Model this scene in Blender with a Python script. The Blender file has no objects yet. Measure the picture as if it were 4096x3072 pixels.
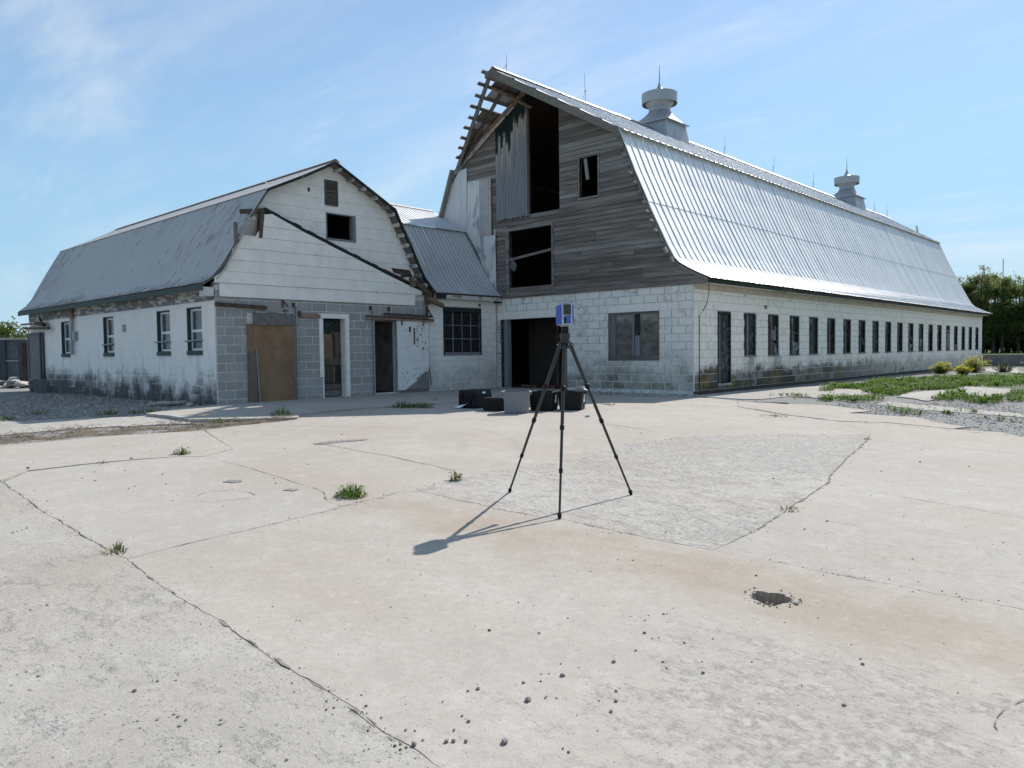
import bpy, math, random
from mathutils import Vector, Matrix, noise as mnoise
from mathutils.geometry import delaunay_2d_cdt
R=random.Random(7)
sc=bpy.context.scene
COL=sc.collection
# ---------------------------------------------------------------- camera
cam=bpy.data.objects.new('camera',bpy.data.cameras.new('camera'))
COL.objects.link(cam)
cam.data.sensor_width=36; cam.data.lens=36*3030/4096
cam.data.clip_start=.05; cam.data.clip_end=3000
rg=Vector((0.73241794,0.68072962,-0.01308209)); dn=Vector((0.01927264,-0.03993488,-0.9990164)); fw=Vector((-0.68058249,0.73144541,-0.04236848))
m=Matrix((rg,-dn,-fw)).transposed().to_4x4(); m.translation=Vector((9.4427,-16.7227,1.1098))
cam.matrix_world=m
sc.camera=cam
# ---------------------------------------------------------------- sun and sky
KX,KY=.10,1.03
sd=Vector((-KX,KY,1)).normalized()
EL=math.asin(sd.z); AZ=math.atan2(sd.x,sd.y)
sl=bpy.data.lights.new('sun','SUN'); sl.energy=3.8; sl.angle=math.radians(.53); sl.color=(1,.955,.89)
so=bpy.data.objects.new('sun',sl); COL.objects.link(so)
so.rotation_euler=sd.to_track_quat('Z','Y').to_euler()
w=bpy.data.worlds.new('World'); sc.world=w; w.use_nodes=True
nt=w.node_tree; nt.nodes.clear()
def nd(nt,t,**k):
    n=nt.nodes.new(t)
    for a,b in k.items(): setattr(n,a,b)
    return n
out=nd(nt,'ShaderNodeOutputWorld'); bg=nd(nt,'ShaderNodeBackground')
sky=nd(nt,'ShaderNodeTexSky',sky_type='NISHITA',sun_disc=False,sun_elevation=EL,sun_rotation=AZ,altitude=50,air_density=1.0,dust_density=.2,ozone_density=2.5)
tc=nd(nt,'ShaderNodeTexCoord')
sep=nd(nt,'ShaderNodeSeparateXYZ'); nt.links.new(tc.outputs['Generated'],sep.inputs[0])
mx=nd(nt,'ShaderNodeMath',operation='MAXIMUM'); nt.links.new(sep.outputs[2],mx.inputs[0]); mx.inputs[1].default_value=.0
ad=nd(nt,'ShaderNodeMath',operation='ADD'); nt.links.new(mx.outputs[0],ad.inputs[0]); ad.inputs[1].default_value=.16
dv=nd(nt,'ShaderNodeVectorMath',operation='DIVIDE'); nt.links.new(tc.outputs['Generated'],dv.inputs[0])
cb=nd(nt,'ShaderNodeCombineXYZ')
for i in range(3): nt.links.new(ad.outputs[0],cb.inputs[i])
nt.links.new(cb.outputs[0],dv.inputs[1])
mp=nd(nt,'ShaderNodeMapping'); mp.inputs['Rotation'].default_value=(0,0,math.radians(38)); mp.inputs['Scale'].default_value=(.42,1.15,0)
nt.links.new(dv.outputs[0],mp.inputs[0])
SEEDA,SEEDB=3.1,8.4
def cloudnoise(scale,detail,dist,lo,hi,amt,seed):
    n=nd(nt,'ShaderNodeTexNoise',noise_dimensions='4D'); n.inputs['W'].default_value=seed
    n.inputs['Scale'].default_value=scale; n.inputs['Detail'].default_value=detail; n.inputs['Roughness'].default_value=.62; n.inputs['Distortion'].default_value=dist
    nt.links.new(mp.outputs[0],n.inputs['Vector'])
    r=nd(nt,'ShaderNodeMapRange'); r.interpolation_type='SMOOTHSTEP'
    r.inputs[1].default_value=lo; r.inputs[2].default_value=hi; r.inputs[3].default_value=0; r.inputs[4].default_value=amt
    nt.links.new(n.outputs['Fac'],r.inputs[0]); return r.outputs[0]
c1=cloudnoise(.60,7,1.0,.39,.74,.60,SEEDA); c2=cloudnoise(2.0,9,1.6,.50,.82,.36,SEEDB)
mxc=nd(nt,'ShaderNodeMath',operation='ADD',use_clamp=True); nt.links.new(c1,mxc.inputs[0]); nt.links.new(c2,mxc.inputs[1])
mix=nd(nt,'ShaderNodeMix',data_type='RGBA'); nt.links.new(mxc.outputs[0],mix.inputs[0])
hz=nd(nt,'ShaderNodeMapRange'); hz.interpolation_type='SMOOTHSTEP'; nt.links.new(sep.outputs[2],hz.inputs[0])
for i,q in enumerate((0.,.42,.9,.25)): hz.inputs[i+1].default_value=q
hmix=nd(nt,'ShaderNodeMix',data_type='RGBA'); nt.links.new(hz.outputs[0],hmix.inputs[0]); nt.links.new(sky.outputs[0],hmix.inputs[6]); hmix.inputs[7].default_value=(2.3,4.0,5.4,1)
nt.links.new(hmix.outputs[2],mix.inputs[6]); mix.inputs[7].default_value=(6.0,6.3,6.6,1)
nt.links.new(mix.outputs[2],bg.inputs[0]); bg.inputs[1].default_value=.101
nt.links.new(bg.outputs[0],out.inputs[0])
sc.view_settings.view_transform='Standard'; sc.view_settings.look='None'; sc.view_settings.exposure=.60; sc.view_settings.gamma=1
sc.cycles.max_bounces=6; sc.cycles.diffuse_bounces=4; sc.cycles.glossy_bounces=3; sc.cycles.transparent_max_bounces=8
sc.cycles.use_adaptive_sampling=True; sc.cycles.adaptive_threshold=.02; sc.cycles.use_denoising=True
# ---------------------------------------------------------------- helpers
def gz(x,y):
    w=min(x-y-2,34)
    return -.018*((w-1) if w>2 else (0 if w<0 else w*w/4))
W={}
def par(o,p):
    if p is None: return
    o.parent=p; o.matrix_parent_inverse=W[p.name].inverted()
def link(o,loc=(0,0,0),rot=(0,0,0),parent=None):
    COL.objects.link(o); o.location=loc; o.rotation_euler=rot
    from mathutils import Euler
    W[o.name]=Matrix.Translation(Vector(loc))@Euler(rot).to_matrix().to_4x4()
    par(o,parent); return o
def root(name,loc,label,cat,group=None,rz=0):
    o=bpy.data.objects.new(name,None); o.empty_display_size=.3; link(o,loc,(0,0,rz))
    return tag(o,label,cat,group)
def tag(o,label,cat,group=None,kind=None):
    if label: o['label']=label
    if cat: o['category']=cat
    if group: o['group']=group
    if kind: o['kind']=kind
    return o
class MB:
    def __init__(s): s.v=[]; s.f=[]; s.m=[]
    def add(s,v,f,mi=0):
        b=len(s.v); s.v+=[tuple(q) for q in v]; s.f+=[tuple(i+b for i in q) for q in f]; s.m+=[mi]*len(f); return s
    def box(s,x0,x1,y0,y1,z0,z1,mi=0):
        return s.add([(x0,y0,z0),(x1,y0,z0),(x1,y1,z0),(x0,y1,z0),(x0,y0,z1),(x1,y0,z1),(x1,y1,z1),(x0,y1,z1)],
            [(0,3,2,1),(4,5,6,7),(0,1,5,4),(1,2,6,5),(2,3,7,6),(3,0,4,7)],mi)
    def beam(s,a,b,wd,ht,up=(0,0,1),mi=0,w2=None,h2=None):
        a=Vector(a);b=Vector(b);d=(b-a).normalized();up=Vector(up)
        if abs(d.dot(up))>.99: up=Vector((0,1,0))
        r=d.cross(up).normalized();u=r.cross(d)
        V=[]
        for p,ww,hh in ((a,wd,ht),(b,w2 or wd,h2 or ht)):
            for i,j in ((-1,-1),(1,-1),(1,1),(-1,1)): V.append(p+r*(i*ww/2)+u*(j*hh/2))
        return s.add(V,[(0,3,2,1),(4,5,6,7),(0,1,5,4),(1,2,6,5),(2,3,7,6),(3,0,4,7)],mi)
    def tube(s,pts,rs,n=8,mi=0,cap=True):
        pts=[Vector(p) for p in pts]
        if not isinstance(rs,(list,tuple)): rs=[rs]*len(pts)
        V=[];F=[]
        for i,p in enumerate(pts):
            d=(pts[min(i+1,len(pts)-1)]-pts[max(i-1,0)]).normalized()
            a=Vector((0,0,1)) if abs(d.z)<.95 else Vector((1,0,0))
            r=d.cross(a).normalized();u=r.cross(d)
            for k in range(n):
                t=2*math.pi*k/n; V.append(p+(r*math.cos(t)+u*math.sin(t))*rs[i])
        for i in range(len(pts)-1):
            for k in range(n):
                F.append((i*n+k,i*n+(k+1)%n,(i+1)*n+(k+1)%n,(i+1)*n+k))
        if cap: F.append(tuple(range(n-1,-1,-1))); F.append(tuple((len(pts)-1)*n+k for k in range(n)))
        return s.add(V,F,mi)
    def lathe(s,prof,c=(0,0,0),n=20,mi=0):
        V=[];F=[]
        for r,z in prof:
            for k in range(n):
                t=2*math.pi*k/n; V.append((c[0]+r*math.cos(t),c[1]+r*math.sin(t),c[2]+z))
        for i in range(len(prof)-1):
            for k in range(n): F.append((i*n+k,i*n+(k+1)%n,(i+1)*n+(k+1)%n,(i+1)*n+k))
        return s.add(V,F,mi)
    def poly(s,pts,f,th,mi=0):
        """prism: pts 2-D, f(p,d)->3-D, from d=0 to d=th"""
        n=len(pts); V=[f(p,0) for p in pts]+[f(p,th) for p in pts]
        F=[tuple(range(n)),tuple(range(2*n-1,n-1,-1))]+[(i,i+n,(i+1)%n+n,(i+1)%n) for i in range(n)]
        return s.add(V,F,mi)
    def build(s,name,mat,parent=None,smooth=False,loc=(0,0,0),rot=(0,0,0)):
        me=bpy.data.meshes.new(name); me.from_pydata(s.v,[],s.f)
        for mm in (mat if isinstance(mat,(list,tuple)) else [mat]): me.materials.append(mm)
        if any(s.m): me.polygons.foreach_set('material_index',s.m)
        if smooth: me.polygons.foreach_set('use_smooth',[True]*len(me.polygons))
        me.validate(); me.update()
        return link(bpy.data.objects.new(name,me),loc,rot,parent)
def inst(name,me,loc,parent=None,rot=(0,0,0),scale=None):
    o=bpy.data.objects.new(name,me); link(o,loc,rot,parent)
    if scale: o.scale=scale
    return o
def FX(x): return lambda p,d:(x+d,p[0],p[1])     # plane of constant x, 2-D point (y,z)
def FY(y): return lambda p,d:(p[0],y+d,p[1])     # plane of constant y, 2-D point (x,z)
def clip(poly,ax,val,gt):
    o=[];n=len(poly)
    for i in range(n):
        a=poly[i];b=poly[(i+1)%n]
        ia=(a[ax]>=val) if gt else (a[ax]<=val); ib=(b[ax]>=val) if gt else (b[ax]<=val)
        if ia: o.append(a)
        if ia!=ib:
            t=(val-a[ax])/(b[ax]-a[ax]); q=(a[0]+(b[0]-a[0])*t,a[1]+(b[1]-a[1])*t); o.append(q)
    r=[]
    for q in o:
        if not r or abs(q[0]-r[-1][0])+abs(q[1]-r[-1][1])>1e-4: r.append(q)
    if len(r)>1 and abs(r[0][0]-r[-1][0])+abs(r[0][1]-r[-1][1])<1e-4: r.pop()
    return r
def area(p): return abs(sum(p[i][0]*p[(i+1)%len(p)][1]-p[(i+1)%len(p)][0]*p[i][1] for i in range(len(p))))/2
def inside(pt,poly):
    x,y=pt;c=False;n=len(poly);j=n-1
    for i in range(n):
        xi,yi=poly[i];xj,yj=poly[j]
        if (yi>y)!=(yj>y) and x<(xj-xi)*(y-yi)/(yj-yi)+xi: c=not c
        j=i
    return c
def tri(outer,holes=(),extra=()):
    vs=[];es=[]
    for lp in [outer]+list(holes):
        b=len(vs); n=len(lp); vs+=[Vector(p[:2]) for p in lp]; es+=[(b+i,b+(i+1)%n) for i in range(n)]
    vs+=[Vector(p) for p in extra]
    r=delaunay_2d_cdt(vs,es,[],0,1e-5)
    V=[tuple(v) for v in r[0]];F=[]
    for f in r[2]:
        c=(sum(V[i][0] for i in f)/len(f),sum(V[i][1] for i in f)/len(f))
        if inside(c,outer) and not any(inside(c,h) for h in holes): F.append(tuple(f))
    return V,F
def wallmesh(mb,outer,holes,f,th,mi=0):
    V,F=tri(outer,holes)
    n=len(V); mb.add([f(p,0) for p in V]+[f(p,th) for p in V],[q for q in F]+[tuple(i+n for i in reversed(q)) for q in F],mi)
    for lp in [outer]+list(holes):
        k=len(lp); mb.add([f(p,0) for p in lp]+[f(p,th) for p in lp],[(i,(i+1)%k,(i+1)%k+k,i+k) for i in range(k)],mi)
def rect(a,b,c,d): return [(a,c),(b,c),(b,d),(a,d)]
# ---------------------------------------------------------------- materials
class T:
    """small node-building helper"""
    def __init__(s,name):
        s.m=bpy.data.materials.new(name); s.m.use_nodes=True; s.nt=s.m.node_tree
        s.b=s.nt.nodes['Principled BSDF']; s.b.inputs['Roughness'].default_value=.8
        g=s.n('ShaderNodeNewGeometry'); s.pos=g.outputs['Position']; s.nor=g.outputs['Normal']
        s.oi=None
    def n(s,t,**k): return nd(s.nt,t,**k)
    def put(s,sock,v):
        if isinstance(v,bpy.types.NodeSocket): s.nt.links.new(v,sock)
        else:
            if isinstance(v,(tuple,list)) and len(v)==3 and sock.type=='RGBA': v=(*v,1)
            sock.default_value=v
    def rnd(s):
        if not s.oi: s.oi=s.n('ShaderNodeObjectInfo')
        return s.oi.outputs['Random']
    def vec(s,sc,off=None,src=None):
        v=s.n('ShaderNodeVectorMath',operation='MULTIPLY'); s.put(v.inputs[0],src or s.pos); v.inputs[1].default_value=sc
        if off is None: return v.outputs[0]
        a=s.n('ShaderNodeVectorMath',operation='ADD'); s.put(a.inputs[0],v.outputs[0])
        m=s.n('ShaderNodeMath',operation='MULTIPLY'); s.put(m.inputs[0],off); m.inputs[1].default_value=40
        s.put(a.inputs[1],m.outputs[0]); return a.outputs[0]
    def noise(s,scale,detail=4,rough=.55,vec=None,dist=0):
        x=s.n('ShaderNodeTexNoise'); s.put(x.inputs['Vector'],vec or s.pos); x.inputs['Scale'].default_value=scale; x.inputs['Detail'].default_value=detail
        x.inputs['Roughness'].default_value=rough; x.inputs['Distortion'].default_value=dist; return x.outputs['Fac']
    def voro(s,scale,vec=None,out='Distance',feature='F1'):
        x=s.n('ShaderNodeTexVoronoi',feature=feature); s.put(x.inputs['Vector'],vec or s.pos); x.inputs['Scale'].default_value=scale; return x.outputs[out]
    def rng(s,v,a,b,c=0.,d=1.):
        r=s.n('ShaderNodeMapRange'); s.put(r.inputs[0],v)
        for i,q in enumerate((a,b,c,d)): s.put(r.inputs[i+1],q)
        return r.outputs[0]
    def math(s,op,a,b=0.,cl=False):
        x=s.n('ShaderNodeMath',operation=op,use_clamp=cl); s.put(x.inputs[0],a); s.put(x.inputs[1],b); return x.outputs[0]
    def mix(s,f,a,b,mode='MIX'):
        x=s.n('ShaderNodeMix',data_type='RGBA',blend_type=mode); s.put(x.inputs[0],f); s.put(x.inputs[6],a); s.put(x.inputs[7],b); return x.outputs[2]
    def xyz(s):
        x=s.n('ShaderNodeSeparateXYZ'); s.put(x.inputs[0],s.pos); return x.outputs
    def bump(s,h,st=.5,di=.02):
        x=s.n('ShaderNodeBump'); x.inputs['Strength'].default_value=st; x.inputs['Distance'].default_value=di; s.put(x.inputs['Height'],h); s.put(s.b.inputs['Normal'],x.outputs[0])
    def done(s,col,rough=None,metal=None,spec=None):
        s.put(s.b.inputs['Base Color'],col)
        if rough is not None: s.put(s.b.inputs['Roughness'],rough)
        if metal is not None: s.put(s.b.inputs['Metallic'],metal)
        if spec is not None: s.put(s.b.inputs['Specular IOR Level'],spec)
        return s.m
def plain(name,c,rough=.7,metal=0,var=.25,scale=9,bump=.15):
    t=T(name); n=t.noise(scale,5,.6)
    d=tuple(q*(1-var) for q in c); e=tuple(min(1,q*(1+var)) for q in c)
    if bump: t.bump(t.noise(scale*6,4),bump,.01)
    return t.done(t.mix(t.rng(n,.3,.7),d,e),rough,metal)
def concrete(name,c1,c2,exposed):
    t=T(name)
    big=t.noise(.33,3,.5); mid=t.noise(1.3,5,.6); fine=t.noise(90,3,.6); grit=t.voro(70)
    col=t.mix(t.rng(big,.38,.62),c1,c2)
    col=t.mix(t.rng(mid,.35,.7,0,.55),col,tuple(q*.83 for q in c1))
    tan=t.noise(.55,4,.6,vec=t.vec((.55,1.0,1),t.math('MULTIPLY',1.0,.11)))
    col=t.mix(t.rng(tan,.50,.72,0,.45),col,(.345,.27,.19))
    mot=t.noise(4.5,6,.68); col=t.mix(t.rng(mot,.42,.75,0,.45),col,tuple(q*.72 for q in c1)); col=t.mix(t.rng(mot,.25,.45,.35,0),col,(.55,.53,.50))
    px,py,pz=t.xyz()
    wob=t.rng(t.noise(1.1,4,.6),.2,.8,-.55,.55)
    band=t.rng(t.math('ABSOLUTE',t.math('ADD',t.math('ADD',py,12.5),wob)),.05,.62,1,0)
    band=t.math('MULTIPLY',band,t.rng(px,2.2,4.6)); band=t.math('MULTIPLY',band,t.rng(t.noise(2.6,5,.65),.3,.6,.35,1))
    col=t.mix(t.math('MULTIPLY',band,.6),col,(.315,.24,.165))
    cv=t.n('ShaderNodeCombineXYZ'); t.put(cv.inputs[0],.2); t.put(cv.inputs[1],-11.6)
    fl=t.n('ShaderNodeVectorMath',operation='MULTIPLY'); t.put(fl.inputs[0],t.pos); fl.inputs[1].default_value=(1,1,0)
    ds=t.n('ShaderNodeVectorMath',operation='DISTANCE'); t.put(ds.inputs[0],fl.outputs[0]); t.put(ds.inputs[1],cv.outputs[0]); rad=ds.outputs['Value']
    for rr_,ww in ((3.35,.10),(2.62,.12),(4.25,.08)):
        arc=t.math('MULTIPLY',t.rng(t.math('ABSOLUTE',t.math('SUBTRACT',rad,rr_)),.02,ww,1,0),t.rng(t.noise(.9,4,.6),.42,.6,0,.22))
        col=t.mix(t.math('MULTIPLY',arc,t.rng(py,-11.5,-10.2)),col,(.20,.185,.17))
    fl2=t.n('ShaderNodeVectorMath',operation='DISTANCE'); t.put(fl2.inputs[0],fl.outputs[0]); fl2.inputs[1].default_value=(8.35,-14.0,0)
    scal=t.rng(fl2.outputs['Value'],.35,1.35,1,0)
    # scaled patches: the skin of the concrete has come off and the stones show
    sp=t.math('ADD',t.math('MULTIPLY',t.noise(3.4,8,.78,vec=t.vec((1.0,1.7,1))),.75),t.math('MULTIPLY',t.noise(34,4,.7),.25))
    area_=t.noise(.28,2,.5,vec=t.vec((1,1,1),t.math('MULTIPLY',1.0,.37)))
    mild=exposed=='mild'
    lim=t.rng(area_,.35,.68,.68 if not exposed else .62 if mild else .55,.535 if not exposed else .51 if mild else .45)
    lim=t.math('SUBTRACT',lim,t.math('MULTIPLY',scal,.13)); spm=t.rng(t.math('SUBTRACT',sp,lim),-.01,.05)
    peb=t.mix(t.rng(grit,.1,.6),(.36,.34,.315),(.19,.18,.17))
    peb=t.mix(t.rng(t.noise(25,3),.4,.62),peb,(.47,.44,.40))
    col=t.mix(t.math('MULTIPLY',spm,.62 if exposed else .7),col,peb)
    pit=t.noise(46,3,.7); pm=t.rng(pit,.61 if exposed else .64,.71)
    col=t.mix(t.math('MULTIPLY',pm,.8),col,(.14,.126,.112))
    if exposed and not mild:
        sh=t.noise(26,4,.6,vec=t.vec((1,2.2,1))); col=t.mix(t.rng(sh,.52,.68,0,.7),col,(.64,.615,.575))
        col=t.mix(t.rng(sh,.28,.42,.32,0),col,(.24,.225,.205)); cl=t.noise(5.5,7,.75,vec=t.vec((1,2.4,1))); col=t.mix(t.rng(cl,.54,.66,0,.6),col,(.17,.158,.145))
    grn=t.noise(19,4,.7); col=t.mix(t.rng(grn,.44,.72,0,.26),col,(.25,.232,.21)); col=t.mix(t.rng(grn,.28,.44,.25,0),col,(.56,.54,.51)); col=t.mix(t.rng(fine,.3,.7,0,.34),col,(.27,.25,.23))
    h=t.math('ADD',t.math('MULTIPLY',fine,.5),t.math('MULTIPLY',spm,-.7))
    h=t.math('ADD',h,t.math('MULTIPLY',pm,-1.0))
    h=t.math('ADD',h,t.math('MULTIPLY',t.noise(16,4),.8 if exposed else .25))
    t.bump(h,.55 if exposed else .35,.012)
    return t.done(col,.92,spec=.25)
CONC=concrete('concrete_smooth',(.455,.412,.362),(.41,.365,.315),False)
CONCB=concrete('concrete_grey',(.45,.418,.373),(.412,.378,.333),False)
CONCX=concrete('concrete_exposed',(.45,.42,.38),(.40,.37,.332),True)
CONCM=concrete('concrete_worn',(.43,.40,.358),(.39,.358,.318),'mild')
def white_block(name,grime,moss,base=(.86,.82,.755),stain=.62):
    t=T(name); x,y,z=t.xyz(); r=t.rnd()
    off=t.vec((1,1,1),r)
    blot=t.noise(3.2,6,.65,vec=t.vec((1,1,1.6)))
    own=t.noise(5.5,5,.65,vec=off)
    col=t.mix(t.rng(blot,.3,.8,0,.5),base,tuple(q*.8 for q in base))
    # each block carries its own weathering
    w=t.math('MULTIPLY',t.rng(own,.46,.68),t.rng(r,.35,1.0,.0,stain))
    lowz=t.rng(z,.25,1.35,1,0)
    w=t.math('ADD',w,t.math('MULTIPLY',t.rng(t.noise(1.1,5,.6),.36,.62),t.math('MULTIPLY',lowz,grime)),True)
    col=t.mix(t.math('MULTIPLY',w,.85),col,(.22,.205,.18))
    bn=t.math('ADD',t.math('MULTIPLY',t.noise(1.3,10,.78),.7),t.math('MULTIPLY',t.noise(5.5,8,.75,vec=t.vec((1,1,.45))),.3)); band=t.rng(t.math('ADD',z,t.rng(bn,.25,.75,.35,-.65)),.22,.52,1,0)
    bf=t.math('MULTIPLY',t.math('MULTIPLY',band,1.5,True),t.rng(y,8,18,1,.3)); bf=t.math('MULTIPLY',bf,t.rng(r,0,.6,.72,1)); col=t.mix(t.math('MULTIPLY',bf,moss*.95),col,(.048,.042,.03))
    mo=t.math('MULTIPLY',t.rng(t.noise(2.4,6,.65,dist=.5),.52,.62),t.rng(z,.2,.95,1,0))
    col=t.mix(t.math('MULTIPLY',mo,moss*.85),col,(.20,.165,.03))
    streak=t.noise(1.0,5,.6,vec=t.vec((9,9,.9)))
    col=t.mix(t.math('MULTIPLY',t.rng(streak,.56,.74,0,.35),t.rng(z,.5,.8)),col,(.30,.28,.25))
    flk=t.rng(t.noise(22,5,.7),.67,.71)
    col=t.mix(t.math('MULTIPLY',flk,.55),col,(.30,.28,.26))
    t.bump(t.math('ADD',t.math('MULTIPLY',flk,-.6),t.noise(45,5,.6)),.35,.008)
    return t.done(col,.85,spec=.2)
BLKW=white_block('painted_block',1.0,.35,stain=.8); BLKS=white_block('painted_block_side',.35,1.0,base=(.88,.83,.755),stain=.5)
BLKL=white_block('painted_block_link',.7,.25,base=(.88,.84,.785),stain=.12)
def wing_paint():
    t=T('painted_block_wing'); x,y,z=t.xyz()
    col=t.mix(t.rng(t.noise(2.5,5,.6),.3,.8,0,.5),(.88,.84,.79),(.79,.755,.71))
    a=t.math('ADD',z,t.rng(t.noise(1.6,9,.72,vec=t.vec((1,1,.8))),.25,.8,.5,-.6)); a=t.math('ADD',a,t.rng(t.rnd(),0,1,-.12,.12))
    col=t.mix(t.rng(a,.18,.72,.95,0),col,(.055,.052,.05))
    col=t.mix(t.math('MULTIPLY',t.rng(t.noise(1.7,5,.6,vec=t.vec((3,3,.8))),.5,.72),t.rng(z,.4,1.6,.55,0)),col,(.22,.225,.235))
    streak=t.noise(1.0,5,.6,vec=t.vec((7,7,.6)))
    col=t.mix(t.rng(streak,.57,.75,0,.3),col,(.33,.33,.34))
    t.bump(t.noise(45,5,.6),.3,.006)
    return t.done(col,.85,spec=.2)
BLKV=wing_paint()
def grey_block():
    t=T('grey_block'); r=t.rnd()
    c=t.mix(r,(.29,.277,.26),(.39,.375,.355))
    c=t.mix(t.rng(t.noise(3,5,.6),.3,.75,0,.5),c,(.25,.243,.235))
    c=t.mix(t.rng(t.noise(140,2,.6),.35,.7,0,.5),c,(.36,.355,.345))
    t.bump(t.noise(130,3,.6),.5,.006); return t.done(c,.95,spec=.15)
GREY=grey_block()

MORT=plain('mortar_grey',(.56,.54,.50),.95,var=.2,scale=12)
MORTW=plain('mortar_painted',(.66,.64,.60),.95,var=.3,scale=7)
MORTS=plain('mortar_painted_bright',(.60,.55,.48),.95,var=.25,scale=7)
MORTV=plain('mortar_painted_wing',(.66,.645,.62),.95,var=.3,scale=4)
def wood(name,axis,c1,c2,c3,light=.4,rough=.9):
    t=T(name); r=t.rnd(); g=[28,28,28]; g['xyz'.index(axis)]=1.1
    v=t.vec(tuple(g),r); gr=t.noise(1.2,6,.65,vec=v)
    g2=[6,6,6]; g2['xyz'.index(axis)]=.5; bl=t.noise(1.3,4,.6,vec=t.vec(tuple(g2),r))
    c=t.mix(t.rng(gr,.3,.7),c1,c2); c=t.mix(t.rng(bl,.45,.72,0,light),c,c3)
    c=t.mix(t.rng(r,.3,1,0,.5),c,tuple(q*.6 for q in c1)); c=t.mix(t.rng(r,.0,.18,.38,0),c,c3)
    t.bump(gr,.6,.006); return t.done(c,rough,spec=.15)
WOODX=wood('weathered_board','x',(.115,.10,.086),(.23,.205,.18),(.375,.35,.32),.75)
WOODZ=wood('weathered_door_board','z',(.15,.15,.155),(.255,.26,.27),(.33,.335,.35),.5)
WOODY=wood('weathered_timber','y',(.13,.115,.10),(.24,.22,.195),(.32,.30,.27),.4)
WOODB=wood('brown_timber','y',(.09,.065,.045),(.17,.125,.09),(.22,.17,.125),.4)
LATH=wood('lath_wood','y',(.16,.145,.125),(.29,.265,.23),(.36,.33,.29),.4)
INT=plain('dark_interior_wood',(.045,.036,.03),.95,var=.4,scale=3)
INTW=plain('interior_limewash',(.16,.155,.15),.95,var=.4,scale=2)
def greenwood():
    t=T('door_peeling_green'); x,y,z=t.xyz(); r=t.rnd()
    g=t.noise(1.2,6,.65,vec=t.vec((28,28,1.1),r))
    wd=t.mix(t.rng(g,.3,.7),(.14,.14,.15),(.27,.275,.29))
    pale=t.mix(t.rng(g,.3,.7),(.34,.30,.25),(.46,.41,.35))
    edge=t.math('ADD',t.math('MULTIPLY',t.math('ADD',x,6.58),.62),7.02)
    edge=t.math('ADD',edge,t.math('MULTIPLY',t.math('SUBTRACT',r,.5),.75))
    edge=t.math('ADD',edge,t.rng(t.noise(3,5,.7,vec=t.vec((12,12,1.5))),.2,.8,-.35,.35))
    d=t.math('SUBTRACT',z,edge)
    c=t.mix(t.rng(d,-.75,-.05,0,.85),wd,pale); c=t.mix(t.rng(d,-.02,.02),c,(.014,.026,.024))
    t.bump(g,.6,.006); return t.done(c,.85,spec=.2)
DOORG=greenwood()
DOORB=wood('old_door_wood','z',(.065,.052,.038),(.15,.12,.085),(.20,.165,.12),.5)
GREEN=plain('dark_green_paint',(.028,.055,.05),.65,var=.35,scale=14)
def peel(name,paint,under,amt,scale=7,axis=None):
    t=T(name); v=t.vec((1,1,1)) if not axis else t.vec(axis)
    n=t.noise(scale,7,.7,vec=v); area_=t.noise(.9,3,.5)
    m=t.rng(t.math('SUBTRACT',n,t.rng(area_,.3,.7,.78-amt*.2,.62-amt*.3)),0,.03)
    pc=t.mix(t.rng(t.noise(3,4),.3,.7),paint,tuple(q*.86 for q in paint))
    uc=t.mix(t.rng(t.noise(30,4,.6,vec=t.vec((3,3,22))),.35,.65),under,tuple(q*.55 for q in under))
    t.bump(t.math('ADD',t.math('MULTIPLY',m,-1),t.math('MULTIPLY',t.noise(40,4),.2)),.5,.004)
    return t.done(t.mix(m,pc,uc),.7,spec=.3)
SIDE=peel('white_siding',(.89,.835,.765),(.30,.27,.25),.05)
SIDEP=peel('white_siding_peeling',(.88,.83,.77),(.30,.28,.27),.13,16,(1,1,1.8))
PEELW=peel('peeling_white_timber',(.62,.60,.56),(.27,.25,.225),.62,5,(1,1,2.2))
FRIEZE=peel('peeling_plywood_frieze',(.58,.56,.52),(.24,.235,.235),1.05,3.5,(.8,1,3.2))
DOORW=peel('white_door_rust',(.80,.785,.76),(.17,.085,.055),.40,11)
PALEG=peel('frame_pale_green',(.45,.50,.46),(.22,.21,.19),.5,9)
GREENP=peel('frame_green_peeling',(.018,.03,.027),(.12,.115,.105),.5,8)
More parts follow.
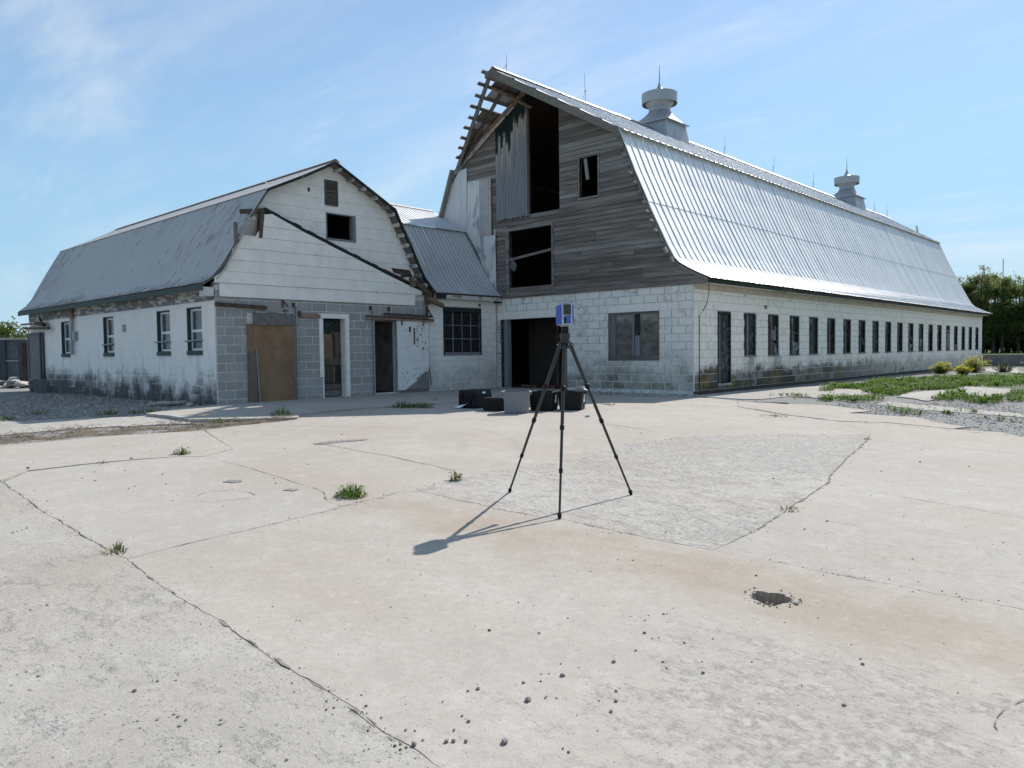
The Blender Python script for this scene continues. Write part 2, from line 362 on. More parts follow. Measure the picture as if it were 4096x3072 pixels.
def galv(name,base,rust,rough,streak_axis,spread=.12,metal=.85):
    # old sheet metal: dull zinc, run-off streaks, rust where asked for
    t=T(name); r=t.rnd()
    n=t.noise(1.1,5,.6); f=t.noise(14,4,.6)
    c=t.mix(t.rng(n,.3,.7),tuple(q*.90 for q in base),base)
    c=t.mix(t.rng(r,0,1,0,.22),c,tuple(q*.80 for q in base))
    c=t.mix(t.rng(f,.35,.7,0,.18),c,tuple(q*.7 for q in base))
    rr=t.math('ADD',t.rng(n,.3,.7,rough-spread/2,rough+spread/2),t.rng(f,.3,.7,-.03,.05))
    me=metal
    if rust:
        s=t.noise(1.0,6,.65,vec=t.vec(streak_axis)); a=t.noise(.55,3,.5)
        x,y,z=t.xyz()
        low=t.rng(z,2.66,2.95,.20,0)
        lim=t.math('SUBTRACT',t.rng(a,.3,.7,.70,.50),low)
        mm=t.rng(t.math('SUBTRACT',s,lim),0,.07)
        rc=t.mix(f,(.10,.065,.05),(.20,.125,.09))
        c=t.mix(t.math('MULTIPLY',mm,rust),c,rc); me=t.rng(mm,0,1,metal,0); rr=t.math('ADD',rr,t.math('MULTIPLY',mm,.3),True)
    run=t.noise(1.0,6,.7,vec=t.vec((.5,11,.5) if streak_axis is None else (9,9,.5)),dist=.2); c=t.mix(t.rng(run,.46,.72,0,.34 if metal>.4 else .12),c,tuple(q*.62 for q in base))
    wv=t.noise(2.2,2,.5,vec=t.vec((1,1,.6),r))
    t.bump(t.math('ADD',wv if metal>.4 else t.math('MULTIPLY',wv,.05),t.math('MULTIPLY',f,.04)),.25,.03)
    return t.done(c,rr,me)
ROOFM=galv('galvanised_roof',(.84,.835,.82),0,.54,None,metal=.5)
ROOFU=galv('galvanised_upper_roof',(.72,.725,.73),.2,.5,(1,4,1),metal=.6)
ROOFW=galv('rusting_corrugated_roof',(.53,.515,.495),.62,.6,(15,1.7,1.7),metal=.25)
ROOFWU=galv('pale_corrugated_roof',(.56,.545,.53),.35,.6,(5,.8,.8),metal=.3)
ROOFL=galv('link_roof',(.66,.665,.67),0,.48,None,metal=.55)
VENT=galv('galvanised_ventilator',(.43,.44,.455),.15,.5,(3,3,.8),metal=.5)
TIN=galv('painted_tin_sheet',(.62,.63,.64),.0,.6,None,metal=.1)
def tinpatch():
    t=T('tin_sheet_patched'); n=t.noise(1.6,4,.6,vec=t.vec((1.6,1,.8)))
    c=t.mix(t.rng(n,.50,.60),(.62,.61,.59),(.30,.335,.375)); t.bump(t.noise(20,3),.15,.01); return t.done(c,.65)
TINP=tinpatch()
TINB=plain('bare_tin_sheet',(.42,.405,.39),.6,.2,.15,4)
RUST=plain('rusty_steel',(.075,.045,.032),.85,0,.5,12,.4)
RUSTL=plain('rust_with_old_paint',(.26,.17,.12),.9,0,.6,14,.4)
STEEL=plain('grey_steel_pipe',(.30,.325,.34),.5,.5,.15,8)
def plym():
    t=T('brown_plywood'); n=t.noise(1.8,6,.65,vec=t.vec((1,1,.45))); f=t.noise(26,5,.65,vec=t.vec((1,1,.25))); d=t.noise(9,5,.7)
    c=t.mix(t.rng(n,.32,.68),(.19,.118,.066),(.31,.205,.122)); c=t.mix(t.rng(f,.35,.7,0,.35),c,(.13,.08,.045)); c=t.mix(t.rng(d,.60,.68,0,.55),c,(.09,.06,.04)); c=t.mix(t.rng(d,.30,.38,.35,0),c,(.31,.24,.17))
    t.bump(f,.3,.004); return t.done(c,.85,spec=.2)
PLY=plym()
PLYG=wood('weathered_plywood','x',(.10,.092,.085),(.20,.185,.17),(.27,.25,.22),.6)
WFR=plain('white_vinyl',(.74,.745,.75),.5,0,.05,6,0)
GREYST=plain('grey_plastic',(.19,.195,.205),.5,0,.08,30,.05)
BLACKP=plain('black_plastic',(.008,.008,.009),.5,0,.2,30,.05); BLACKP.node_tree.nodes['Principled BSDF'].inputs['Specular IOR Level'].default_value=.25
BLACKM=plain('black_carbon_tube',(.03,.029,.027),.45,.1,.15,30,.05)
BLUE=plain('blue_plastic',(.03,.09,.45),.35,0,.06,20,0)
SILV=plain('silver_plastic',(.42,.43,.42),.35,.3,.05,20,0)
SCREEN=plain('dark_screen',(.012,.014,.014),.15,0,.1,9,0)
PAPER=plain('white_paper',(.78,.78,.77),.8,0,.06,8,0)
PRINT=plain('dark_print',(.06,.06,.07),.7,0,.1,8,0)
REDM=plain('red_paint_mark',(.35,.05,.03),.7,0,.3,8,0)
ORANGE=plain('orange_paint_mark',(.55,.22,.04),.7,0,.3,8,0)
CONT=plain('container_grey_paint',(.085,.105,.125),.6,.2,.3,3,.1)
BRONZE=plain('rod_metal',(.12,.125,.13),.5,.6,.1,8,0)
STONE=plain('stone_grey',(.235,.215,.195),.95,0,.45,25,.5)
STONEL=plain('stone_pale',(.42,.395,.36),.95,0,.3,18,.5)
RUBBLE=plain('concrete_rubble',(.36,.34,.31),.95,0,.3,12,.5)
def glassm():
    t=T('dusty_glass'); c=t.mix(t.rng(t.noise(6,5),.4,.7),(.05,.06,.065),(.13,.14,.14)); return t.done(c,.18)
GLASS=glassm()
def panelm():
    t=T('rotting_panel'); x,y,z=t.xyz(); n=t.noise(2.6,6,.65,vec=t.vec((1,1,2.2))); f=t.noise(14,5,.65,vec=t.vec((1,1,3)))
    c=t.mix(t.rng(n,.35,.65),(.075,.068,.06),(.20,.18,.15)); c=t.mix(t.rng(f,.48,.68,0,.7),c,(.31,.29,.26))
    c=t.mix(t.rng(t.math('ADD',z,t.rng(n,.3,.7,-.12,.12)),1.82,1.95,0,.75),c,(.36,.335,.28)); t.bump(f,.5,.006); return t.done(c,.95,spec=.1)
PANEL=panelm()
DARKGL=plain('dark_dirty_glass',(.02,.021,.022),.6,0,.5,5,0); DARKGL.node_tree.nodes['Principled BSDF'].inputs['Specular IOR Level'].default_value=.15
def ragm():
    t=T('torn_plastic_film'); t.b.inputs['Alpha'].default_value=.62; c=t.mix(t.noise(7,4),(.22,.225,.23),(.40,.40,.40)); t.bump(t.noise(14,4),.8,.02); return t.done(c,.5)
RAG=ragm()
RAG.node_tree.nodes['Principled BSDF'].inputs['Alpha'].default_value=.5
def groundm():
    t=T('ground_gravel_and_grass'); x,y,z=t.xyz()
    a=t.noise(.5,5,.6); f=t.voro(26); g=t.noise(18,5,.65); h=t.noise(60,3,.6)
    c=t.mix(t.rng(a,.35,.65),(.225,.205,.18),(.16,.138,.11))
    c=t.mix(t.rng(f,.15,.55),c,(.30,.295,.285)); c=t.mix(t.rng(g,.54,.70),c,(.10,.09,.075)); c=t.mix(t.rng(h,.55,.75,0,.5),c,(.36,.35,.335))
    far=t.math('MAXIMUM',t.rng(y,33,42),t.rng(x,-26,-36)); far=t.math('MAXIMUM',far,t.rng(x,26,34))
    gr=t.mix(t.rng(t.noise(2,5,.6),.3,.7),(.085,.125,.028),(.15,.175,.05))
    patch=t.rng(t.noise(.8,5,.65),.50,.58); zone=t.math('MULTIPLY',t.rng(x,.6,2.2),t.rng(y,1,8))
    far=t.math('MAXIMUM',far,t.math('MULTIPLY',patch,t.math('MULTIPLY',zone,.8)))
    c=t.mix(far,c,gr)
    t.bump(t.math('ADD',t.math('MULTIPLY',f,.7),g),.9,.03); return t.done(c,.97,spec=.1)
GROUND=groundm()
SOIL=plain('brown_soil',(.13,.105,.078),.98,0,.5,14,.8)
TWIG=plain('dry_twig',(.24,.19,.135),.95,0,.4,20,.2)
def leafm(name,c1,c2,tr=.35):
    t=T(name); n=t.noise(1.7,3); r=t.noise(23,2)
    c=t.mix(t.rng(n,.3,.7),c1,c2); c=t.mix(t.rng(r,.3,.75,0,.5),c,tuple(q*.55 for q in c1))
    t.done(c,.7,spec=.2)
    tl=t.n('ShaderNodeBsdfTranslucent'); t.put(tl.inputs[0],c); ms=t.n('ShaderNodeMixShader'); ms.inputs[0].default_value=tr
    o=t.nt.nodes['Material Output']; t.nt.links.new(t.b.outputs[0],ms.inputs[1]); t.nt.links.new(tl.outputs[0],ms.inputs[2]); t.nt.links.new(ms.outputs[0],o.inputs[0]); return t.m
GRASS=leafm('grass_blade',(.09,.15,.025),(.15,.21,.05),.45); WEED=leafm('weed_leaf',(.085,.17,.02),(.15,.25,.035),.45); WEEDY=leafm('weed_leaf_dry',(.14,.155,.05),(.19,.17,.075))
LEAFT=leafm('spring_leaf',(.15,.21,.06),(.23,.29,.09),.62); LEAFD=leafm('spring_leaf_dark',(.10,.145,.042),(.16,.21,.065),.6); LEAFP=leafm('pale_spring_leaf',(.22,.23,.11),(.29,.28,.16),.6); LEAFY=leafm('yellow_green_leaf',(.10,.125,.022),(.17,.19,.04))
FLOW=leafm('yellow_flower',(.60,.55,.04),(.68,.62,.08),.5); BARK=plain('bark',(.055,.047,.04),.95,0,.4,14,.6)
# ---------------------------------------------------------------- ground
def axis_steps():
    a=[-700,-420,-260,-160,-110,-80,-60]; a+=list(range(-50,61)); a+=[75,95,120,160,220,320,480,700]; return [float(q) for q in a]
def build_ground():
    xs=axis_steps(); V=[];F=[]; n=len(xs)
    for y in xs:
        for x in xs:
            b=mnoise.noise(Vector((x*.35,y*.35,0)))*.012 if abs(x)<60 and abs(y)<60 else 0
            V.append((x,y,gz(x,y)-.020+b*.5-(.35 if math.hypot(x-8.0,y+13.2)<1.5 else 0)))
    for j in range(n-1):
        for i in range(n-1): F.append((j*n+i,j*n+i+1,(j+1)*n+i+1,(j+1)*n+i))
    o=MB().add(V,F).build('ground',GROUND,smooth=True); tag(o,'grey gravel and soil around the barns running out to grass','ground',kind='structure'); return o
build_ground()
pave=bpy.data.objects.new('pavement',None); link(pave,(3,-9,0)); tag(pave,'cracked pale concrete yard slabs in front of the barns','pavement',kind='structure')
def ragged(pts,step=.045,amp=.012,gap=.008,closed=True):
    gap*=.38
    o=[];n=len(pts)
    for i in range(n):
        a=Vector(pts[i]);b=Vector(pts[(i+1)%n]);L=(b-a).length;k=max(1,min(140,int(L/step)))
        for j in range(k):
            p=a+(b-a)*(j/k)
            q=Vector((p.x*3.1,p.y*3.1,.3)); q2=q*4.3
            o.append((p.x+amp*(mnoise.noise(q)*1.6+mnoise.noise(q2)),p.y+amp*(mnoise.noise(q+Vector((9,4,2)))*1.6+mnoise.noise(q2+Vector((5,5,5))))))
    # inset
    s=sum(o[i][0]*o[(i+1)%len(o)][1]-o[(i+1)%len(o)][0]*o[i][1] for i in range(len(o)))
    sg=1 if s>0 else -1; r=[]
    for i in range(len(o)):
        a=Vector(o[i-1]);b=Vector(o[(i+1)%len(o)]);d=(b-a)
        if d.length<1e-6: r.append(o[i]); continue
        d.normalize(); nn=Vector((-d.y,d.x))*sg
        g=gap*(.45+1.6*max(0,mnoise.noise(Vector((o[i][0]*2.3,o[i][1]*2.3,7)))+.2))+.006*max(0,mnoise.noise(Vector((o[i][0]*17,o[i][1]*17,sg*3)))-.15)
        r.append((o[i][0]+nn.x*g,o[i][1]+nn.y*g))
    return r
def slab(pts,mat,lift=0.,gap=.008,amp=.012,holes=(),step=.045,th=.07,name='slab'):
    P=ragged(pts,step,amp,gap)
    x0=min(p[0] for p in P);x1=max(p[0] for p in P);y0=min(p[1] for p in P);y1=max(p[1] for p in P)
    ex=[]; g=.8
    for i in range(int((x1-x0)/g)+1):
        for j in range(int((y1-y0)/g)+1):
            q=(x0+i*g+.13,y0+j*g+.17)
            if inside(q,P) and not any(inside(q,h) for h in holes): ex.append(q)
    V,F=tri(P,holes,ex)
    Z=lambda q:gz(*q)+lift+.004*mnoise.noise(Vector((q[0]*.7,q[1]*.7,1)))
    mb=MB(); mb.add([(q[0],q[1],Z(q)) for q in V],F)
    for lp in [P]+list(holes):
        k=len(lp); mb.add([(q[0],q[1],Z(q)) for q in lp]+[(q[0],q[1],Z(q)-th) for q in lp],[(i,(i+1)%k,(i+1)%k+k,i+k) for i in range(k)])
    return mb.build(name,mat,pave)
J1a=[(0.006,-14.553),(1.019,-14.622),(1.851,-14.689),(2.445,-14.701),(3.039,-14.745),(3.466,-14.753),(3.823,-14.760),(3.975,-14.753)]
J1b=[(4.474,-14.816),(4.907,-14.839),(5.306,-14.868),(5.560,-14.871),(5.837,-14.896),(6.006,-14.899),(6.310,-14.926),(6.551,-14.931),(6.793,-14.941),(6.940,-14.953),(7.111,-14.979),(7.275,-14.987),(7.468,-14.999)]
J2=[(3.938,-14.535),(3.908,-14.294),(3.892,-13.991),(3.870,-13.633),(3.833,-13.322),(3.827,-13.070),(3.765,-12.849)]
J2b=[(3.739,-12.572),(3.711,-12.332),(3.662,-12.141),(3.748,-11.975)]
RB=[(4.105,-12.005),(4.392,-12.029),(4.629,-11.998),(4.897,-12.051),(5.347,-12.006),(5.528,-11.958),(5.820,-11.979)]
RB2=[(6.061,-11.986),(6.496,-11.989),(6.902,-11.961)]
RE=[(7.215,-11.932),(7.572,-11.941),(7.914,-11.934),(8.204,-11.924),(8.468,-11.907),(8.708,-11.905)]
RR=[(6.906,-11.269),(6.835,-10.700),(6.771,-10.172),(6.643,-9.110),(6.534,-8.787),(6.274,-7.536),(6.121,-6.658),(5.974,-5.895),(5.793,-5.199)]
RT=[(3.657,-11.648),(3.618,-11.189),(3.620,-10.953),(3.630,-10.639),(3.703,-10.323),(3.762,-9.797),(3.744,-8.977)]
RT2=[(3.630,-8.287),(3.788,-7.680),(3.830,-7.210),(4.610,-6.335),(5.491,-5.598)]
S1T=[(-0.548,-14.174),(-0.521,-13.547),(-0.411,-13.095),(-0.257,-12.634),(0.028,-12.375)]
S1R=[(0.719,-12.404),(1.368,-12.424),(2.215,-12.518),(2.911,-12.578),(3.136,-12.634),(3.421,-12.803),(3.607,-12.859)]
end1=J1b[-1]; CX,CY=9.44,-16.72
far1=(end1[0]+(end1[0]-J1b[-4][0])*2.2,end1[1]+(end1[1]-J1b[-4][1])*2.2)
E1=RE[-1]; farE=(E1[0]+(E1[0]-RE[-3][0])*2.5,E1[1]+(E1[1]-RE[-3][1])*2.5)
hole=[]
hc=(7.608,-12.607)
for k in range(56):
    a=2*math.pi*k/56; r=.10*(1+.42*mnoise.noise(Vector((math.cos(a)*1.4,math.sin(a)*1.4,3)))+.16*mnoise.noise(Vector((math.cos(a)*5,math.sin(a)*5,8)))+.08*mnoise.noise(Vector((math.cos(a)*13,math.sin(a)*13,5))))
    hole.append((hc[0]+math.cos(a)*r*1.15,hc[1]+math.sin(a)*r*1.0))
slab(J1a+J1b+[far1,(far1[0]-1.5,far1[1]-4),(-1,-24),(-6,-19),(J1a[0][0]-3.0,J1a[0][1]-1.6),(J1a[0][0]-.6,J1a[0][1]-.2)],CONCM,gap=.007,amp=.012)
slab([J1a[-1]]+J2+J2b+RB+RB2+RE+[farE,(17,-20),(13,-25),far1]+J1b[::-1],CONC,holes=[hole],gap=.006,amp=.012)
slab([J1a[0]]+S1T+S1R+J2[::-1]+J1a[:0:-1],CONCB,gap=.008)
slab([J2b[-1]]+RT+RT2+RR[::-1]+RB2[::-1]+RB[::-1],CONCX,gap=.005,lift=.001)
J4=[(6.636,-5.919),(7.323,-5.916),(7.798,-6.091)]; e4=J4[-1]; far4=(e4[0]+(e4[0]-J4[0][0])*2,e4[1]+(e4[1]-J4[0][1])*2)
CR=[(7.028,-9.233),(7.285,-9.312),(7.538,-9.376),(7.790,-9.424),(8.342,-9.565)]; eC=CR[-1]; farC=(eC[0]+(eC[0]-CR[2][0])*2,eC[1]+(eC[1]-CR[2][1])*2)
slab([RR[3]]+CR+[farC,farE]+RE[::-1]+[RB2[-1]]+RR[:3],CONCB,gap=.005)
slab([RR[3]]+RR[4:8]+J4+[far4,farC]+CR[::-1],CONCB,gap=.004)
U5=[(7.509,-4.243),(7.170,-3.903),(6.541,-3.921),(6.063,-3.789),(5.515,-3.671),(4.888,-3.920)]
slab([RR[7],RR[8]]+U5[::-1]+[(U5[0][0]+3,U5[0][1]-1.0),(far4[0],far4[1]+.3)]+[far4]+J4[::-1],CONC,gap=.006)
UU=[(4.571,-3.808),(3.774,-3.522),(2.477,-2.656)]+[(1.753,-2.974),(1.105,-3.229),(0.549,-3.734),(0.080,-4.491)]
# yard slab between the walkway of the low wing and the big barn, with two dead-end cracks
WK=[(-3.279,-8.989),(-3.357,-8.345),(-3.306,-7.554),(-3.143,-6.955),(-2.876,-6.148),(-2.781,-5.266)]
N1=[(3.287,-11.042),(2.589,-10.953),(1.814,-10.867),(1.272,-10.861),(0.452,-10.799),(0.123,-10.867)]
notch=N1+[(p[0]+.006,p[1]+.006) for p in N1[::-1]]
N2=[(3.250,-6.876),(2.539,-6.644),(1.828,-6.499)]
notch2=[(p[0]+.004,p[1]+.004) for p in N2]+[(p[0]-.002,p[1]-.002) for p in N2[::-1]]
STR=[(-2.633,-11.106),(-2.721,-10.570),(-2.723,-9.925),(-2.799,-9.315)]
UR=[(-0.287,-11.822),(-2.158,-11.278)]
BG=[(-2.9,-1.9),(-1.4,-1.55),(-.2,-1.35),(1.0,-1.0)]
slab([RR[-1]]+U5[-1:]+UU[:3]+[(1.9,-1.5)]+BG[::-1]+[(-4.1,-2.2)]+WK[::-1]+STR[::-1]+UR[::-1]+[S1T[-1]]+S1R[:5]+S1R[5:]+[J2[-1]]+J2b+RT[:3]+RT[3:]+RT2[:3][:2]+[RT2[2]]+RT2[3:],CONC,gap=.006,step=.06)
for N in (N1,N2):   # the cracks themselves: thin open seams with crumbled edges
    mb=MB()
    for a,b in zip(N,N[1:]):
        L=math.dist(a,b);k=max(2,int(L/.05))
        for i in range(k):
            p=(a[0]+(b[0]-a[0])*i/k,a[1]+(b[1]-a[1])*i/k);q=(a[0]+(b[0]-a[0])*(i+1)/k,a[1]+(b[1]-a[1])*(i+1)/k)
            d=Vector((q[0]-p[0],q[1]-p[1])).normalized();nx,ny=-d.y,d.x
            w0=.004+.006*abs(mnoise.noise(Vector((p[0]*6,p[1]*6,0))));w1=.004+.006*abs(mnoise.noise(Vector((q[0]*6,q[1]*6,0))))
            o0=.02*mnoise.noise(Vector((p[0]*4,p[1]*4,5)));o1=.02*mnoise.noise(Vector((q[0]*4,q[1]*4,5)))
            zz=lambda s:gz(*s)+.007
            mb.add([(p[0]+nx*(o0-w0),p[1]+ny*(o0-w0),zz(p)),(q[0]+nx*(o1-w1),q[1]+ny*(o1-w1),zz(q)),(q[0]+nx*(o1+w1),q[1]+ny*(o1+w1),zz(q)),(p[0]+nx*(o0+w0),p[1]+ny*(o0+w0),zz(p))],[(0,1,2,3)])
    mb.build('crack',SOIL,pave)
slab([(-6.7,-8.95),(-6.7,-.03),(-4.05,-.03),(-3.7,-1.5)]+[(-4.1,-2.2)]+WK[::-1]+[STR[-1]]+[(-3.088,-9.719),(-3.826,-10.458),(-4.137,-10.723),(-5.026,-10.658),(-5.855,-10.798),(-6.472,-9.883)],CONCB,lift=.035,gap=.006,amp=.02,th=.1)
slab([(-7.011,-12.950),(-6.591,-12.157),(-5.724,-10.908),(-4.662,-10.870),(-4.011,-10.779),(-3.650,-10.800),(-3.925,-11.124),(-4.539,-12.147),(-4.656,-12.761),(-4.706,-13.486)]+[(-9.5,-13.9),(-9.8,-13.1)],CONCX,gap=.01,amp=.03)
slab([(-3.318,-13.809),(-3.202,-13.238),(-3.198,-12.590),(-2.860,-11.773),(-2.573,-11.160),(-2.120,-11.296),(-0.315,-11.808),(0.003,-12.363),(-0.282,-12.623),(-0.475,-13.071),(-0.584,-13.527),(-0.620,-14.155),(-0.181,-14.538)]+[(-3.4,-15.9),(-5.5,-15.0)],CONC,gap=.008,amp=.015)
slab([(1.924,-1.539),(3.016,-1.568),(3.532,-1.402),(3.951,-1.431),(4.767,-1.936),(4.572,-2.583),(5.753,-2.610),(6.208,-3.191),(6.708,-3.500),(6.530,-3.872),(6.049,-3.737),(5.499,-3.617),(4.862,-3.847),(4.542,-3.733),(3.739,-3.441),(2.429,-2.560)],CONC,gap=.008,amp=.03)
slab([(.25,-.6)]+[(0.135,2.073),(0.968,5.630),(2.706,4.060),(3.487,1.939),(3.038,0.248),(2.206,0.486),(2.144,-0.751),(1.628,-0.942)]+[(1.2,-.8)],CONCX,gap=.01,amp=.04)
slab([(4.091,2.167),(4.059,4.073),(4.657,5.252),(4.387,6.917),(5.939,5.795),(5.884,4.162),(6.028,2.619),(5.354,2.405),(4.909,3.239),(5.105,1.614),(5.086,0.679),(4.262,1.562)],CONCX,gap=.01,amp=.05)
slab([(4.382,0.255),(5.091,-0.085),(5.855,-0.433),(6.984,-0.885),(7.066,-1.411),(6.249,-1.293),(5.356,-1.097),(4.449,-0.544)],CONCX,lift=-.01,gap=.01,amp=.05)
slab([(0.855,27.453),(2.426,26.237),(3.837,19.194),(3.047,18.939),(1.964,22.055)],CONCX,gap=.01,amp=.05)
# the broken-through hole: a shallow bowl under the slab
mb=MB(); rings=[(1.0,-.0),(1.03,-.035),(.92,-.075),(.6,-.10),(.25,-.105)]
V=[];n=len(hole)
for s,z in rings:
    for p in hole: V.append((hc[0]+(p[0]-hc[0])*s,hc[1]+(p[1]-hc[1])*s,gz(*hc)+z-.012+(.02*mnoise.noise(Vector((p[0]*9,p[1]*9,z*20))) if z else .0)))
F=[(i*n+k,i*n+(k+1)%n,(i+1)*n+(k+1)%n,(i+1)*n+k) for i in range(len(rings)-1) for k in range(n)]+[tuple((len(rings)-1)*n+k for k in range(n))]
mb.add(V,F).build('hole_lining',plain('hole_soil',(.30,.235,.17),.98,0,.5,22,.8),pave)
rh=random.Random(77); mb=MB()
for k in range(70):
    a=rh.uniform(0,6.28); q=rh.uniform(.10,.155) if k%3 else rh.uniform(.02,.08); x,y=hc[0]+math.cos(a)*q*1.1,hc[1]+math.sin(a)*q; z=gz(x,y)+(.002 if k%3 else -.105); q2=rh.uniform(.003,.012)
    mb.add([(x-q2,y,z),(x+q2*.8,y-q2*.6,z),(x+q2*.2,y+q2,z),(x,y,z+q2*.9)],[(0,1,3),(1,2,3),(2,0,3)])
mb.build('rim_rubble',RUBBLE,pave)
# raised dirt strip with dead stems along the slab joint
dl=[(-4.706,-13.486),(-4.656,-12.761),(-4.539,-12.147),(-3.925,-11.124),(-3.650,-10.800),(-3.373,-10.238),(-3.088,-9.719),(-3.180,-9.150)]; dr=[(-3.318,-13.809),(-3.202,-13.238),(-3.198,-12.590),(-2.860,-11.773),(-2.613,-11.142),(-2.700,-10.581),(-2.679,-9.950),(-2.868,-9.241)]
dl=[(dl[0][0]-3.5,dl[0][1]-1.2)]+dl; dr=[(dr[0][0]-3,dr[0][1]-1.4)]+dr
V=[];F=[];M_=90;K=8
def along(L,t):
    s=t*(len(L)-1);i=min(int(s),len(L)-2);f=s-i;return (L[i][0]+(L[i+1][0]-L[i][0])*f,L[i][1]+(L[i+1][1]-L[i][1])*f)
for i in range(M_+1):
    a=along(dl,i/M_);b=along(dr,i/M_)
    for k in range(K+1):
        u=k/K;x=a[0]+(b[0]-a[0])*u;y=a[1]+(b[1]-a[1])*u
        V.append((x,y,gz(x,y)-.045+.075*math.sin(u*math.pi)*(.6+mnoise.noise(Vector((x*2.2,y*2.2,0))))+.02*mnoise.noise(Vector((x*9,y*9,1)))))
for i in range(M_):
    for k in range(K): F.append((i*(K+1)+k,i*(K+1)+k+1,(i+1)*(K+1)+k+1,(i+1)*(K+1)+k))
o=MB().add(V,F).build('dirt_strip',SOIL,smooth=True); tag(o,'low ridge of brown soil along the slab joint before the low wing','soil',kind='stuff')
mb=MB()
for i in range(420):
    t=R.random();a=along(dl,t);b=along(dr,t);u=R.uniform(.1,.9);x=a[0]+(b[0]-a[0])*u;y=a[1]+(b[1]-a[1])*u;z=gz(x,y)+R.uniform(.0,.05)
    an=R.uniform(0,6.28);L=R.uniform(.06,.3);dz=R.uniform(-.02,.05)
    mb.tube([(x,y,z),(x+L*math.cos(an)*.5,y+L*math.sin(an)*.5,z+dz+.02),(x+L*math.cos(an+.3),y+L*math.sin(an+.3),z+dz)],[.004,.004,.002],3,cap=False)
tag(mb.build('dead_stems',TWIG),'tangle of dry stems lying on the dirt ridge','twigs',kind='stuff')
# ---------------------------------------------------------------- block walls
_bm={}
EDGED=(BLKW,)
EDGE=plain('shadow_block_edge',(.30,.275,.24),.95,0,.6,5,.2)  # shadow line painted as darker colour on each block's bottom and right chamfers
def blockmesh(L,H,face,mat,dep=.06,ch=.008):
    k=(round(L,3),round(H,3),face,mat.name)
    if k in _bm: return _bm[k]
    a,b=L/2,H/2
    fr=[(-a+ch,-b+ch),(a-ch,-b+ch),(a-ch,b-ch),(-a+ch,b-ch)]; ed=[(-a,-b),(a,-b),(a,b),(-a,b)]
    V2=[(p,0) for p in fr]+[(p,ch) for p in ed]+[(p,dep) for p in ed]
    if face=='-y': V=[(p[0],d,p[1]) for p,d in V2]
    elif face=='+x': V=[(-d,p[0],p[1]) for p,d in V2]
    else: V=[(p[0],-d,p[1]) for p,d in V2]
    F=[(0,1,2,3)]+[(i+4,(i+1)%4+4,(i+1)%4,i) for i in range(4)]+[(i+8,(i+1)%4+8,(i+1)%4+4,i+4) for i in range(4)]
    me=bpy.data.meshes.new('block'); me.from_pydata(V,[],F); me.materials.append(mat)
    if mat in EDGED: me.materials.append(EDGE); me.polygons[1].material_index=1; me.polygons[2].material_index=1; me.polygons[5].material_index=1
    me.update(); _bm[k]=me; return me
def block_rects(u0,u1,z0,rows,openings,L=.4064,H=.2032,j=.015,shift=0.,seed=1,top=None):
    r=[]; rr=random.Random(seed)
    for k in range(rows):
        za,zb=z0+k*H,z0+(k+1)*H; u=u0-(L/2 if (k+int(shift))%2 else 0)
        while u<u1-.03:
            a,b=max(u,u0),min(u+L,u1); u+=L
            if b-a<.05: continue
            seg=[(a+j/2,b-j/2,za+j/2,zb-j/2)]
            for (o0,o1,p0,p1) in openings:
                ns=[]
                for (s0,s1,q0,q1) in seg:
                    if s1<=o0 or s0>=o1 or q1<=p0+.02 or q0>=p1-.02: ns.append((s0,s1,q0,q1)); continue
                    if s0<o0-.04: ns.append((s0,o0,q0,q1))
                    if s1>o1+.04: ns.append((o1,s1,q0,q1))
                    m0,m1=max(s0,o0),min(s1,o1)
                    if m1-m0>.03:
                        if q0<p0-.04: ns.append((m0,m1,q0,p0))
                        if q1>p1+.04: ns.append((m0,m1,p1,q1))
                seg=ns
            r+=seg
    return r
def lay_blocks(rects,face,plane,mat,parent,near,limit,jit=.003):
    """largest-showing blocks become parts, the rest one joined part"""
    if face=='-y': rects.sort(key=lambda q:near((q[0]+q[1])/2))
    else: rects.sort(key=lambda q:near((q[0]+q[1])/2))
    rest=MB(); n=0
    for i,(a,b,c,d) in enumerate(rects):
        u,z=(a+b)/2,(c+d)/2; me=blockmesh(b-a,d-c,face,mat); dj=R.uniform(-jit,jit)
        loc=(u,plane+dj,z) if face=='-y' else (plane+dj,u,z)
        if n<limit: inst('block',me,loc,parent); n+=1
        else: rest.add([(v.co.x+loc[0],v.co.y+loc[1],v.co.z+loc[2]) for v in me.vertices],[tuple(p.vertices) for p in me.polygons])
    if rest.v:
        o=rest.build('block_courses',mat,parent); o['kind']='stuff'
# ---------------------------------------------------------------- corrugated / ribbed roof sheets
def prof_normals(pr,out):
    N=[]
    for i in range(len(pr)):
        a=pr[max(i-1,0)];b=pr[min(i+1,len(pr)-1)];d=Vector((b[0]-a[0],b[1]-a[1])).normalized();n=Vector((-d.y,d.x))
        if n.y<0: n=-n
        N.append(n)
    return N
def sheet(pr,ts,hs,axis,mat,parent,name='roof_panel',lift=.012,tmap=None):
    N=prof_normals(pr,1);V=[];F=[];m_=len(pr)
    for t,h in zip(ts,hs):
        for i,(p,n) in enumerate(zip(pr,N)):
            u=p[0]+n.x*(h+lift);z=p[1]+n.y*(h+lift); tt=tmap(t,i) if tmap else t
            V.append((u,tt,z) if axis=='y' else (tt,u,z))
    for a in range(len(ts)-1):
        for i in range(m_-1): F.append((a*m_+i,a*m_+i+1,(a+1)*m_+i+1,(a+1)*m_+i))
    mb=MB().add(V,F); return mb.build(name,mat,parent,smooth=False)
def ribs(t0,t1,pitch,w=.022,h=.02):
    ts=[t0];hs=[0.];k=0
    t=t0+w+.004
    while t<t1-w:
        ts+=[t-w,t-w*.35,t+w*.35,t+w];hs+=[0,h,h,0]; t+=pitch
    ts.append(t1);hs.append(0.); return ts,hs
